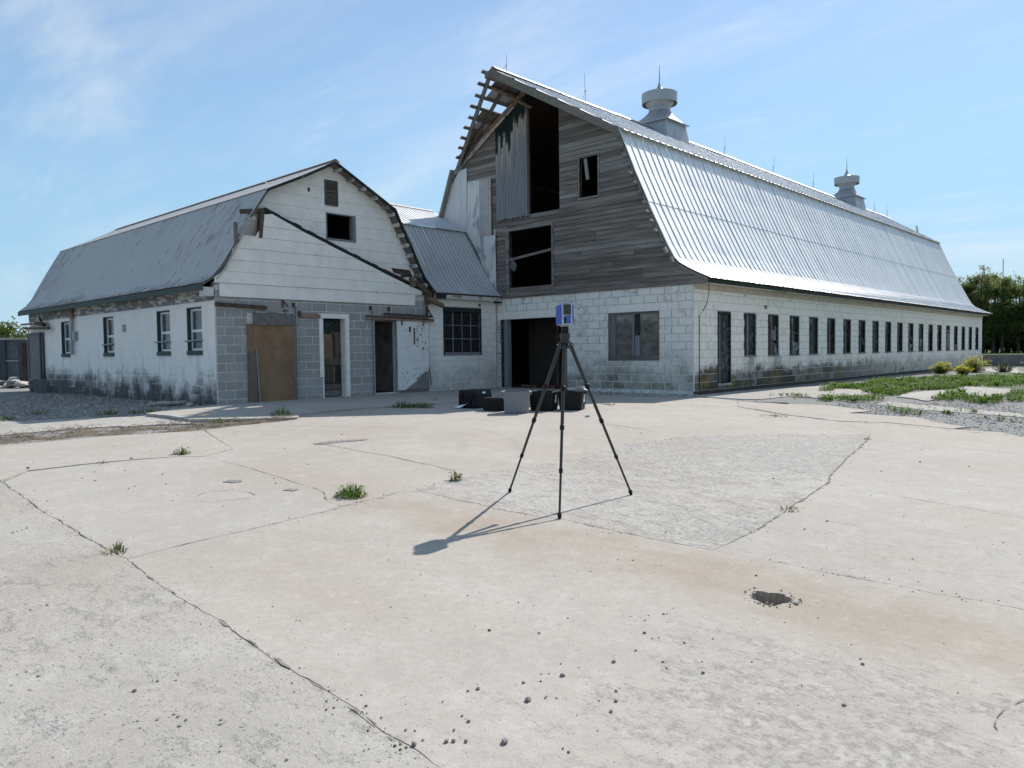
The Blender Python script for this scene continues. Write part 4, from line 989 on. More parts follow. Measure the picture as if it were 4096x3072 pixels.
MB().beam((WX+.08,op_a-.28,2.07),(WX+.08,sl_b+.18,2.02),.07,.06).build('door_track',RUST,wing); MB().beam((WX+.12,op_a+.25,2.15),(WX+.12,sl_b+.1,2.12),.09,.05).build('track_cover',RUST,wing); MB().beam((WX+.11,op_a-.30,2.03),(WX+.11,sl_b+.18,1.99),.02,.045).build('track_lip',RUSTL,wing)
mb=MB(); mb.beam((WX+.1,sl_b-.06,2.40),(WX+.1,sl_b-.06,2.10),.03,.05,(1,0,0)); mb.beam((WX+.1,sl_b-.05,2.36),(WX+.1,sl_b+.12,2.12),.03,.03,(1,0,0)); mb.build('track_bracket',RUST,wing)
MB().tube([(WX+.06,sl_b+.02,.75),(WX+.09,sl_b+.03,.5),(WX+.08,sl_b+.07,.2)],.014,5).build('door_guide',RUST,wing)
MB().box(WX-.1,WX+.01,op_a,op_b,1.98,2.0).build('head',PLYG,fwall)
# white siding, lower sheet (in front) and upper gable (set back under the roof)
FP=[(-8.814,2.421),(-8.813,2.704),(-8.936,2.712),(-8.920,2.834),(-8.726,2.988),(-8.648,3.004),(-8.548,3.256),(-8.474,3.495),(-8.433,3.537),(-8.288,3.823),(-7.910,3.829),(-7.871,3.904),(-7.735,4.066),(-7.713,4.107),(-7.692,4.349),(-7.486,4.383),(-6.746,4.087),(-5.717,3.727)]+[(-5.179,3.545),(-4.327,3.247),(-3.543,2.983),(-2.972,2.803),(-2.958,2.704),(-3.233,2.687),(-3.256,2.414)]
fs=MB(); wallmesh(fs,[(a+(.03 if a<-6 else -.03),b-.02 if b>2.6 else b+.02) for a,b in FP],[],FX(-6.715),.004); lowside=fs.build('lower_siding',INT,wing)
z=FP[0][1]-.01
rows=[FP[0][1]-.02,(-8.009,2.722)[1],(-8.001,2.985)[1],(-7.994,3.247)[1],(-7.985,3.524)[1],(-7.810,3.806)[1],(-7.632,4.069)[1],4.7]
for i in range(len(rows)-1):
    s=clip(clip(FP,1,rows[i]+.002,True),1,rows[i+1]-.003,False)
    if len(s)<3: continue
    segs=[s]
    if i==1: c=(-7.214,2.878)[0]; segs=[clip(s,0,c-.002,False),clip(s,0,c+.002,True)]
    for s in segs:
        a0=rows[i]; MB().poly(s,lambda p,d,a0=a0,i=i:(-6.695+d-(p[1]-a0)*.035+(.012 if i==1 else 0),p[0],p[1]),.012).build('siding_board',SIDE,lowside)
UP=[(-2.80,2.95)]+[(p[0]-.04,p[1]-.05) for p in WQl[::-1]][2:]+[(p[0],p[1]-.05) for p in WQu[::-1]][1:]+[(p[0],p[1]-.05) for p in WPu][1:-1]+[(p[0]+.04,p[1]-.05) for p in WPl][:-1]
GXu=-6.95
uw=[(-5.873,4.727),(-4.976,4.737),(-4.973,4.005),(-5.890,4.108)]; uw=(min(p[0] for p in uw),max(p[0] for p in uw),min(p[1] for p in uw)+.03,max(p[1] for p in uw)-.03)
uw=((-5.878,4.342)[0],(-4.988,4.442)[0],3.98,4.66)
lv=((-5.890,5.207)[0],(-5.522,5.261)[0],4.86,5.44); sh_=((-6.374,5.167)[0],(-6.311,5.176)[0],5.10,5.20)
ug=MB(); wallmesh(ug,UP,[rect(*uw),rect(*lv),rect(*sh_)],FX(GXu-.06),.055); upside=ug.build('upper_siding',INT,wing)
z=2.95
while z<5.85:
    h=.29; s0=clip(clip(UP,1,z,True),1,z+h-.003,False); segs=[s0]
    for (a,b,c,d) in (uw,lv,sh_):
        ns=[]
        for s in segs:
            if len(s)<3: continue
            zz=[p[1] for p in s]; lo,hi=max(c,min(zz)),min(d,max(zz))
            if hi-lo<=.005: ns.append(s); continue
            ns+=[clip(s,0,a,False),clip(s,0,b,True)]
            mid=clip(clip(s,0,a,True),0,b,False)
            if lo>min(zz)+.01: ns.append(clip(mid,1,lo,False))
            if hi<max(zz)-.01: ns.append(clip(mid,1,hi,True))
        segs=ns
    for s in segs:
        if len(s)<3 or area(s)<.002: continue
        a0=z; MB().poly(s,lambda p,d,a0=a0:(GXu+.012+d-(p[1]-a0)*.03,p[0],p[1]),.011).build('siding_board',SIDEP,upside)
    z+=h
mb=MB(); a,b,c,d=uw; mb.box(GXu-.1,GXu+.03,a-.0,a+.03,c,d); mb.box(GXu-.1,GXu+.035,b-.10,b,c,d); mb.box(GXu-.1,GXu+.033,a+.03,b-.1,c,c+.05); mb.box(GXu-.1,GXu+.02,a+.03,b-.1,d-.02,d); mb.build('loft_window_frame',WOODZ,wing)
a,b,c,d=lv; lf=MB(); lf.box(GXu-.04,GXu+.04,a-.012,a+.012,c-.02,d+.02); lf.box(GXu-.04,GXu+.04,b-.012,b+.012,c-.02,d+.02); lf.box(GXu-.04,GXu+.042,a+.012,b-.012,d-.01,d+.03); lf.box(GXu-.04,GXu+.042,a+.012,b-.012,c-.03,c); lo_=lf.build('louvre',PLYG,wing)
n=11
for k in range(n):
    z0=c+(d-c)*k/n; MB().add([(GXu+.035,a+.012,z0),(GXu+.035,b-.012,z0),(GXu-.035,b-.012,z0+.06),(GXu-.035,a+.012,z0+.06),(GXu+.045,a+.012,z0+.008),(GXu+.045,b-.012,z0+.008),(GXu-.025,b-.012,z0+.068),(GXu-.025,a+.012,z0+.068)],[(0,1,2,3),(7,6,5,4),(0,4,5,1)]).build('slat',WOODY,lo_)
# dark rotten ledge along the slope of the torn lean-to roof
D0=(-7.662,4.453); D1=(-2.749,2.791)
mb=MB(); n=26
for k in range(n):
    t0,t1=k/n,(k+1)/n; p=(D0[0]+(D1[0]-D0[0])*t0,D0[1]+(D1[1]-D0[1])*t0-.08*math.sin(t0*math.pi)*.5);q=(D0[0]+(D1[0]-D0[0])*t1,D0[1]+(D1[1]-D0[1])*t1-.08*math.sin(t1*math.pi)*.5)
    w0=.085+.07*mnoise.noise(Vector((k*.9,0,0)))
    mb.beam((-6.80,p[0],p[1]+.03),(-6.80,q[0],q[1]+.03),.17,max(.03,w0))
mb.build('rotten_ledger',plain('rotten_black',(.022,.02,.018),.95,0,.5,12,.4),wing)
mb=MB()
for k in range(60):
    t=R.random(); p=(D0[0]+(D1[0]-D0[0])*t,D0[1]+(D1[1]-D0[1])*t); mb.beam((GXu+.05,p[0],p[1]+.03),(GXu+.07+R.uniform(0,.05),p[0]+R.uniform(-.15,.15),p[1]+R.uniform(.03,.10)),R.uniform(.02,.06),.008)
mb.build('splintered_flashing',PEELW,wing)
# rotten corner on the left
MB().beam((-6.74,-7.72,4.44),(-6.74,-7.80,3.80),.09,.12,(1,0,0)).build('stud',WOODB,wing); MB().beam((-6.78,-7.62,4.46),(-6.78,-8.22,4.36),.10,.10,(1,0,0)).build('plate',WOODB,wing)
mb=MB(); mb.beam((-6.66,-8.13,4.15),(-6.66,-8.38,3.70),.06,.30,(1,0,0),w2=.05,h2=.22); mb.beam((-6.64,-7.98,4.22),(-6.64,-8.14,4.16),.08,.20,(1,0,0)); mb.build('broken_soffit',RUBBLE,wing)
MB().beam((-6.64,-8.42,4.08),(-6.64,-8.42,3.62),.05,.10,(1,0,0)).build('splinter',WOODY,wing)
mb=MB()
L=[(-8.36,3.72),(-8.52,3.42),(-8.72,3.05),(-8.93,2.80)]
for a,b in zip(L,L[1:]): mb.beam((-6.72,a[0]+.05,a[1]),(-6.72,b[0]+.05,b[1]),.03,.17,(1,0,0))
mb.build('rake_board',plain('cream_rake',(.46,.42,.36),.9,0,.3,5,.3),wing)
# right rake: green board and its lookouts
mb=MB()
L=WQu+WQl[1:-1]
for a,b in zip(L,L[1:]): mb.beam((-6.655,a[0],a[1]-.035),(-6.655,b[0],b[1]-.035),.03,.11,(1,0,0))
mb.build('rake_board',GREENP,wing)
mb=MB()
L=WPu
for a,b in zip(L,L[1:]): mb.beam((-6.655,a[0],a[1]-.03),(-6.655,b[0],b[1]-.03),.03,.09,(1,0,0))
mb.build('rake_board',GREENP,wing)
def onpath(L,t):
    d=[math.dist(a,b) for a,b in zip(L,L[1:])];T_=sum(d)*t
    for (a,b),q in zip(zip(L,L[1:]),d):
        if T_<=q: f=T_/q; return (a[0]+(b[0]-a[0])*f,a[1]+(b[1]-a[1])*f),Vector((b[0]-a[0],b[1]-a[1])).normalized()
        T_-=q
    return L[-1],Vector((0,-1))
for L,n in ((WQu,5),(WQl[:-1],8)):
    for k in range(n):
        p,d=onpath(L,(k+.5)/n); nn=Vector((-d.y,d.x)); nn=nn if nn.y>0 else -nn
        MB().beam((-6.94,p[0]-nn.x*.075,p[1]-nn.y*.075),(-6.665,p[0]-nn.x*.075,p[1]-nn.y*.075),.09,.07,(0,nn.x,nn.y)).build('lookout',PEELW,wing)
        if k: pass
for a,b in (((-6.62,-2.86,2.62),(-6.45,-2.42,2.42)),((-6.64,-3.3,3.05),(-6.62,-2.75,2.72)),((-6.62,-3.42,3.16),(-6.62,-3.36,2.92)),((-6.66,-2.84,2.75),(-6.66,-2.82,2.45)),((-6.7,-3.0,2.78),(-6.66,-2.55,2.64))):
    MB().beam(a,b,.10,.13,(1,0,0)).build('broken_timber',WOODB,wing)
V=[(-3.820,3.266),(-3.635,3.242),(-3.668,3.167),(-4.034,3.204),(-4.182,3.326)]
MB().poly(V,FX(-6.80),.01).build('broken_board',PEELW,wing)
V=[(-3.867,3.419),(-3.226,3.403),(-3.102,3.200),(-3.310,3.211),(-3.469,3.177),(-3.748,3.269)]
MB().poly(V,FX(-6.925),.004).build('gap_in_boards',RUST,wing)
# roof
wroof=deck([WPu,WPl,WQu,WQl],'x',WE-.1,-6.70,.04,PLYG,wing,'roof')
farx=[-21.5,-21.4,-21.3]; farl=[-21.3,-21.15,-20.95,-20.8,-20.6,-20.45,-20.3]
def corr(t0,t1,p=.0971428,h=.017):
    ts=[];hs=[];t=t0;k=0
    while t<t1+1e-6: ts.append(t);hs.append(h if k%2 else 0);t+=p/2;k+=1
    return ts,hs
npn=20; wp=.0485714*14
for c in range(npn):
    t0=-20.28+c*wp;t1=t0+wp
    ts,hs=corr(t0,t1+.02); j=R.uniform(0,.0015)
    sheet(WPu,ts,hs,'x',ROOFWU,wroof,lift=.014+j)
    e=R.uniform(-.015,.015); sheet(WPl[:-1]+[(WPl[-1][0]+e,WPl[-1][1]+e*.5)],ts,hs,'x',ROOFW,wroof,lift=.006+j)
for pr,fx,mt in ((WPu,farx,ROOFWU),(WPl,farl,ROOFW)):
    ts,hs=corr(-21.5,-20.3); sheet(pr,ts,hs,'x',mt,wroof,lift=.012,tmap=lambda t,i,fx=fx:-20.3+(t+20.3)/1.2*(-20.3-fx[i]))
ts,hs=corr(-21.0,-6.67); sheet(WQu,ts,hs,'x',ROOFWU,wroof,'roof_sheeting'); sheet(WQl,ts,hs,'x',ROOFW,wroof,'roof_sheeting')
V=[]
for t in (-21.3,-6.66):
    for dy,dz in ((-.15,-.04),(0,.04),(.15,-.04)): V.append((t,-5.73+dy,5.92+dz))
MB().add(V,[(0,1,4,3),(1,2,5,4)]).build('ridge_cap',ROOFWU,wroof)
EP=[(-9.05,2.75)]+[(p[0],p[1]-.07) for p in WPl[::-1]][1:]+[(p[0],p[1]-.07) for p in WPu[::-1]][1:]+[(p[0],p[1]-.07) for p in WQu][1:-1]+[(p[0],p[1]-.07) for p in WQl][:-1]+[(-2.7,2.75)]
MB().poly(EP,FX(-20.42),.06).build('end_gable',SIDE,wing)
# left wall with four windows
WLY=-8.9
ww=[(-17.095,2.225),(-13.486,2.231)]+[(-9.847,2.239),(-8.154,2.253)]
wl=[(p[0],p[0]+.74) for p in ww]
lw=MB(); wallmesh(lw,rect(-20.42,-6.79,-.25,2.62),[rect(a,b,1.22,2.23) for a,b in wl],FY(WLY+.004),.19); lwall=lw.build('left_wall',BLKV,wing)
lay_blocks(block_rects(-20.42,-6.79,Z0-.06,13,[(a,b,1.13,2.23) for a,b in wl]),'-y',WLY,BLKV,lwall,lambda u:-u,290,.0015)
for a,b in wl:
    wf=MB().box(a,a+.028,WLY-.01,WLY+.12,1.23,2.23); wf.box(a+.028,b,WLY-.004,WLY+.12,2.205,2.23); wo=wf.build('window',GREEN,wing)
    MB().box(a-.01,b+.01,WLY-.035,WLY+.12,1.13,1.228).build('sill',GREEN,wo)
    sa,sb=a+.03,b-.005; y0=WLY+.075
    mb=MB(); mb.box(sa,sa+.055,y0,y0+.04,1.235,2.2); mb.box(sb-.055,sb,y0,y0+.04,1.235,2.2); mb.box(sa+.055,sb-.055,y0,y0+.04,1.235,1.285); mb.box(sa+.055,sb-.055,y0,y0+.04,2.15,2.2); mb.box(sa+.055,sb-.055,y0-.006,y0+.04,1.66,1.72); mb.build('sash',WFR,wo)
    MB().box(sa+.055,sb-.055,y0+.015,y0+.022,1.285,1.66).build('pane',GLASS,wo); MB().box(sa+.055,sb-.055,y0+.021,y0+.028,1.72,2.15).build('pane',GLASS,wo)
for a,b in wl[1:]: MB().tube([(a-.06,WLY-.03,1.455+R.uniform(-.01,.01)),(b+.03,WLY-.03,1.47)],.022,6).build('window_bar',STEEL,wing)
MB().box(-20.4,-6.76,WLY-.022,WLY+.005,2.34,2.66).build('frieze',FRIEZE,wing)
MB().box(-20.42,-6.72,-9.19,-8.88,2.60,2.615).build('soffit',PEELW,wing)
MB().box(-20.5,-6.70,-9.215,-9.19,2.545,2.665).build('fascia',GREEN,wing)
# cover board of the corner, conduit and boxes
MB().box(-6.93,-6.72,-9.16,-8.93,2.42,2.60).build('corner_return',PEELW,wing)
c0=(-15.875,2.428); MB().tube([(c0[0],-8.97,2.62),(c0[0]-.01,-8.97,2.3)],[.05,.085],8).build('insulator',RUSTL,wing)
MB().tube([(c0[0],-8.98,2.3),(c0[0]-.05,-8.98,1.2)],.05,8).build('conduit',STEEL,wing)
MB().box(c0[0]+.06,c0[0]+.27,-9.0,-8.905,1.63,1.90).build('electric_box',STEEL,wing)
p0=(-12.100,1.953); MB().box(p0[0],p0[0]+.25,-8.909,-8.86,1.78,1.98).build('patch_block',GREY,wing)
# far sliding door
dd=(-20.270,2.082); fd2=MB().box(dd[0]-.02,dd[0]+1.45,-9.0,-8.95,.05,1.96).build('end_door',plain('grey_door',(.15,.15,.155),.8,0,.2,3),wing)
for q in (0,1.36): MB().box(dd[0]-.02+q,dd[0]+.09+q,-9.03,-9.001,.05,1.95).build('stile',INT if q else WOODZ,fd2)
MB().box(dd[0]+.09,dd[0]+1.34,-9.02,-9.001,1.72,1.95).build('top_rail',PLYG,fd2)
MB().beam((dd[0]-.1,-9.06,2.13),(dd[0]+2.5,-9.06,2.06),.08,.07).build('door_track',RUST,wing); MB().beam((dd[0]-.3,-9.08,2.26),(dd[0]+1.3,-9.08,2.25),.08,.06).build('rail_stub',RUSTL,wing)
mb=MB(); mb.beam((dd[0]+1.3,-9.08,2.25),(dd[0]+2.1,-9.08,2.18),.1,.12); mb.beam((dd[0]+1.7,-9.1,2.44),(dd[0]+2.1,-9.1,2.15),.05,.05); mb.build('roller_hanger',RUST,wing)
mb=MB(); mb.box(dd[0]+1.3,dd[0]+1.34,-9.35,-9.0,0,.42); mb.box(dd[0]+1.8,dd[0]+1.84,-9.35,-9.0,0,.42); mb.box(dd[0]+1.3,dd[0]+1.84,-9.36,-9.32,.38,.44); mb.box(dd[0]+1.34,dd[0]+1.8,-9.34,-9.31,.2,.23); mb.build('door_stop',WOODZ,wing)
# ================================================================= LINK
lnk=root('link_building',(WX-.4,-1.4,0),'narrow link with ribbed steel roof and barred window between wing and barn','building')
lkm=MB(); bw=((-2.196,1.724)[0],(-0.675,1.741)[0],1.03,2.42)
wallmesh(lkm,rect(YR+.004,-.035,-.25,2.66),[rect(*bw)],FX(WX-.005),-.19); lkw=lkm.build('front_wall',MORTV,lnk)
lay_blocks(block_rects(YR+.004,-.04,Z0-.02,12,[(bw[0],bw[1],bw[2],bw[3])]),'+x',WX,BLKL,lkw,lambda u:u,200,.001)
MB().box(WX-.02,WX+.022,YR+.16,-.06,2.44,2.625).build('frieze',SIDE,lnk); MB().box(WX+.022,WX+.03,-.82,-.70,2.45,2.57).build('vent_plate',PEELW,lnk); MB().tube([(WX+.02,-.76,2.51),(WX+.033,-.76,2.51)],.04,10).build('pipe_end',RUST,lnk)
MB().box(-8.9,-8.8,-2.7,-.05,-.2,2.7).build('inner_wall',INTW,lnk); MB().box(-8.8,-6.92,-2.7,-.05,-.2,.02).build('floor',INTW,lnk); MB().box(-8.8,-6.92,-2.7,-.05,2.63,2.68).build('ceiling',INTW,lnk)
MB().box(-10.5,-10.35,-2.7,-.05,-.25,2.8).build('rear_wall',MORTV,lnk)
a,b,c,d=bw
mb=MB(); mb.box(WX-.09,WX+.018,a,a+.045,c,d); mb.box(WX-.09,WX+.014,b-.05,b,c,d); mb.box(WX-.09,WX+.02,a+.045,b-.05,d-.13,d); wno=mb.build('window',GREENP,lnk)
MB().box(WX-.09,WX+.016,a+.045,b-.05,c,c+.09).build('sill',WOODZ,wno)
ia,ib,ic,id_=a+.045,b-.05,c+.09,d-.13
for k in range(5): y=ia+(ib-ia)*k/4; MB().box(WX-.06,WX-.025,y-.011,y+.011,ic,id_).build('glazing_bar',WOODZ,wno)
for k in range(1,3): z=ic+(id_-ic)*k/3; MB().box(WX-.058,WX-.028,ia,ib,z-.010,z+.010).build('glazing_bar',WOODZ,wno)
for k in range(4):
    for q in range(3):
        y0=ia+(ib-ia)*k/4+.016;y1=ia+(ib-ia)*(k+1)/4-.016;z0=ic+(id_-ic)*q/3+.015;z1=ic+(id_-ic)*(q+1)/3-.015
        MB().box(WX-.048,WX-.042,y0,y1,z0,z1).build('pane',DARKGL,wno)
LKl=[(-8.0,4.89),(-7.67,4.40),(-7.35,3.93),(-7.04,3.44),(-6.82,3.16),(-6.64,2.97),(-6.44,2.79)]; LKu=[(-9.65,5.80),(-8.8,5.34),(-7.93,4.87)]
def wy(z):
    L=WQl[:-1]
    if z>=L[0][1]: return -3.95-(z-4.98)/.505
    for p,q in zip(L,L[1:]):
        if p[1]>=z>=q[1]: return p[0]+(q[0]-p[0])*(p[1]-z)/(p[1]-q[1])
    return -2.72
sl_=[min(wy(p[1])+.0,-2.70) if p[0]<-6.97 else -2.70 for p in LKl]; su_=[wy(p[1])-.12 for p in LKu]
lroof=deck([LKl[3:]],'y',-2.70,-.04,.05,WOODB,lnk,'roof')
def tmx(st,e=-.02):
    return lambda t,i:max(t,st[i]) 
for c in range(8):
    t1=-.045-c*.61;t0=t1-.605
    ts,hs=ribs(t0,t1,.152,.012,.016)
    if any(max(st,t0)<t1 for st in sl_): sheet(LKl,ts,hs,'y',ROOFL,lroof,lift=.006,tmap=tmx(sl_))
    if any(max(st,t0)<t1 for st in su_): sheet(LKu,ts,hs,'y',ROOFL,lroof,lift=.02,tmap=tmx(su_))
MB().add([(-9.65,-6,5.83),(-9.45,-6,5.74),(-9.65,-.02,5.83),(-9.45,-.02,5.74),(-9.85,-6,5.72),(-9.85,-.02,5.72)],[(0,1,3,2),(0,2,5,4)]).build('ridge_cap',PEELW,lroof)
MB().add([(-9.65,-6,5.80),(-10.9,-6,5.1),(-10.9,-.05,5.1),(-9.65,-.05,5.80),(-12.4,-6,2.8),(-12.4,-.05,2.8)],[(0,1,2,3),(1,4,5,2)]).build('roof_sheeting',ROOFL,lroof)
MB().box(-6.52,-6.48,-2.68,-.03,2.64,2.765).build('fascia',PEELW,lnk); MB().box(-6.72,-6.50,-2.68,-.03,2.625,2.64).build('soffit',PEELW,lnk); MB().box(-6.475,-6.455,-2.68,-2.30,2.62,2.76).build('fascia_end',GREENP,lnk); MB().box(-6.53,-6.47,-.32,-.03,2.58,2.64).build('eave_block',GREENP,lnk)
# ================================================================= EQUIPMENT
FT=[(5.531,-11.970),(4.513,-11.480),(5.466,-10.834)]
TCx=sum(p[0] for p in FT)/3;TCy=sum(p[1] for p in FT)/3;TG=gz(TCx,TCy)
hubz=(5.143,1.183)[1]
tri_=root('tripod',(TCx,TCy,TG),'tall black three-legged tripod standing on the concrete in front of the barns','tripod')
hub=MB(); hub.tube([(TCx,TCy,hubz-.05),(TCx,TCy,hubz+.015)],.055,14); hub.tube([(TCx,TCy,hubz+.015),(TCx,TCy,hubz+.04)],.04,14); hub.tube([(TCx,TCy,hubz+.04),(TCx,TCy,hubz+.085)],.048,16); hub.build('crown',BLACKM,tri_)
MB().tube([(TCx,TCy,hubz-.42),(TCx,TCy,hubz-.05)],.019,10).build('centre_column',BLACKM,tri_); MB().tube([(TCx,TCy,hubz-.46),(TCx,TCy,hubz-.42)],.024,10).build('column_foot',BLACKP,tri_)
for p in FT:
    d=Vector((p[0]-TCx,p[1]-TCy)).normalized(); A=Vector((TCx+d.x*.055,TCy+d.y*.055,hubz-.02)); B=Vector((p[0],p[1],gz(*p)+.012)); D=B-A
    lg=MB(); st=[0,.27,.50,.745,.985]; rs=[.0178,.015,.0125,.0098]
    for i in range(4): lg.tube([A+D*st[i],A+D*st[i+1]],rs[i],10)
    lo_=lg.build('leg',BLACKM,tri_)
    for i in range(1,4): MB().tube([A+D*(st[i]-.016),A+D*(st[i]-.012),A+D*(st[i]+.010),A+D*(st[i]+.014)],[rs[i-1]*1.05,rs[i-1]*1.32,rs[i-1]*1.32,rs[i]*1.1],12).build('leg_lock',BLACKP,lo_)
    MB().tube([A+D*.975,A+D*.985,B-Vector((0,0,.012))],[.015,.02,.012],10).build('foot',BLACKP,lo_)
    n2=Vector((-d.y,d.x,0)); mb=MB(); mb.tube([A+n2*-.034+Vector((0,0,.005)),A+n2*.034+Vector((0,0,.005))],.016,10); mb.build('hinge',BLACKP,lo_); MB().tube([A+n2*-.037+Vector((0,0,.005)),A+n2*.037+Vector((0,0,.005))],.007,8).build('hinge_pin',SILV,lo_)
# laser scanner
viewd=Vector((TCx-9.4427,TCy+16.7227,0)).normalized(); ya=math.atan2(viewd.y,viewd.x)-math.pi/2+math.radians(11)
sz0=hubz+.085
scn=root('laser_scanner',(TCx,TCy,sz0),'blue and silver survey scanner with dark screen on top of the tripod','scanner',rz=ya)
def sbox(name,mat,parent,x0,x1,y0,y1,z0,z1,bev=.008,taper=0.):
    """box with rounded upright edges, in the scanner's own axes (y away from the viewer)"""
    pts=[]
    for cx,cy,a0 in ((x1-bev,y1-bev,0),(x0+bev,y1-bev,90),(x0+bev,y0+bev,180),(x1-bev,y0+bev,270)):
        for k in range(4): a=math.radians(a0+k*30); pts.append((cx+bev*math.cos(a),cy+bev*math.sin(a)))
    n=len(pts);V=[]; mx_,my_=(x0+x1)/2,(y0+y1)/2
    for zz,s in ((z0,1-taper),(z0+bev,1.),(z1-bev,1.),(z1,.93)):
        for p in pts: V.append((mx_+(p[0]-mx_)*s,my_+(p[1]-my_)*s,zz))
    F=[(i*n+k,i*n+(k+1)%n,(i+1)*n+(k+1)%n,(i+1)*n+k) for i in range(3) for k in range(n)]+[tuple(range(n-1,-1,-1)),tuple(3*n+k for k in range(n))]
    c,s=math.cos(ya),math.sin(ya)
    mb=MB(); mb.add([(TCx+v[0]*c-v[1]*s,TCy+v[0]*s+v[1]*c,sz0+v[2]) for v in V],F); return mb.build(name,mat,parent)
sbox('base_adapter',BLACKP,scn,-.030,.030,-.03,.03,.0,.062); sbox('base_plate',SILV,scn,-.034,.034,-.05,.05,.062,.075,.004)
bd=sbox('body',SILV,scn,-.050,.050,-.118,.118,.075,.145,.012)
sbox('head_near',SILV,bd,-.049,.049,-.117,-.028,.14,.262,.012); sbox('head_far',SILV,bd,-.049,.049,.035,.117,.14,.255,.012)
for s in (-1,1):
    sbox('side_shell',BLUE,bd,*( (-.062,-.046) if s<0 else (.046,.062)),-.105,-.04,.080,.252,.006); sbox('side_shell',BLUE,bd,*( (-.062,-.046) if s<0 else (.046,.062)),-.028,.108,.080,.250,.006)
sbox('top_cover',BLUE,bd,-.022,.026,-.112,-.034,.255,.268,.004)
sbox('screen',SCREEN,bd,-.034,.034,-.1215,-.114,.162,.252,.004); sbox('front_cover',BLUE,bd,-.008,.030,-.1205,-.114,.085,.156,.004); sbox('battery_slot',BLACKP,bd,-.030,-.009,-.1205,-.114,.085,.140,.003); sbox('button',BLUE,bd,-.026,-.013,-.1215,-.114,.143,.155,.003)
c,s=math.cos(ya),math.sin(ya); MB().tube([(TCx-.035*c,TCy-.035*s,sz0+.20),(TCx+.035*c,TCy+.035*s,sz0+.20)],.027,14).build('mirror',SCREEN,bd)
# totes and cases
def rot2(x,y,a): return (x*math.cos(a)-y*math.sin(a),x*math.sin(a)+y*math.cos(a))
class Loc:
    def __init__(s,cx,cy,a): s.c=(cx,cy);s.a=a;s.z=gz(cx,cy)+.004
    def __call__(s,x,y,z): q=rot2(x,y,s.a); return (s.c[0]+q[0],s.c[1]+q[1],s.z+z)
def rrect(w,d,r,n=4):
    pts=[]
    for cx,cy,a0 in ((w/2-r,d/2-r,0),(-w/2+r,d/2-r,90),(-w/2+r,-d/2+r,180),(w/2-r,-d/2+r,270)):
        for k in range(n): a=math.radians(a0+k*90/(n-1)); pts.append((cx+r*math.cos(a),cy+r*math.sin(a)))
    return pts
def shell(rings,L,capb=True,capt=True):
    V=[];F=[];n=len(rings[0][0])
    for pts,z in rings:
        for p in pts: V.append(L(p[0],p[1],z))
    for i in range(len(rings)-1):
        for k in range(n): F.append((i*n+k,i*n+(k+1)%n,(i+1)*n+(k+1)%n,(i+1)*n+k))
    if capb: F.append(tuple(range(n-1,-1,-1)))
    if capt: F.append(tuple((len(rings)-1)*n+k for k in range(n)))
    return MB().add(V,F)
def obx(L,x0,x1,y0,y1,z0,z1):
    V=[L(x,y,z) for z in (z0,z1) for x,y in ((x0,y0),(x1,y0),(x1,y1),(x0,y1))]
    return MB().add(V,[(0,3,2,1),(4,5,6,7),(0,1,5,4),(1,2,6,5),(2,3,7,6),(3,0,4,7)])
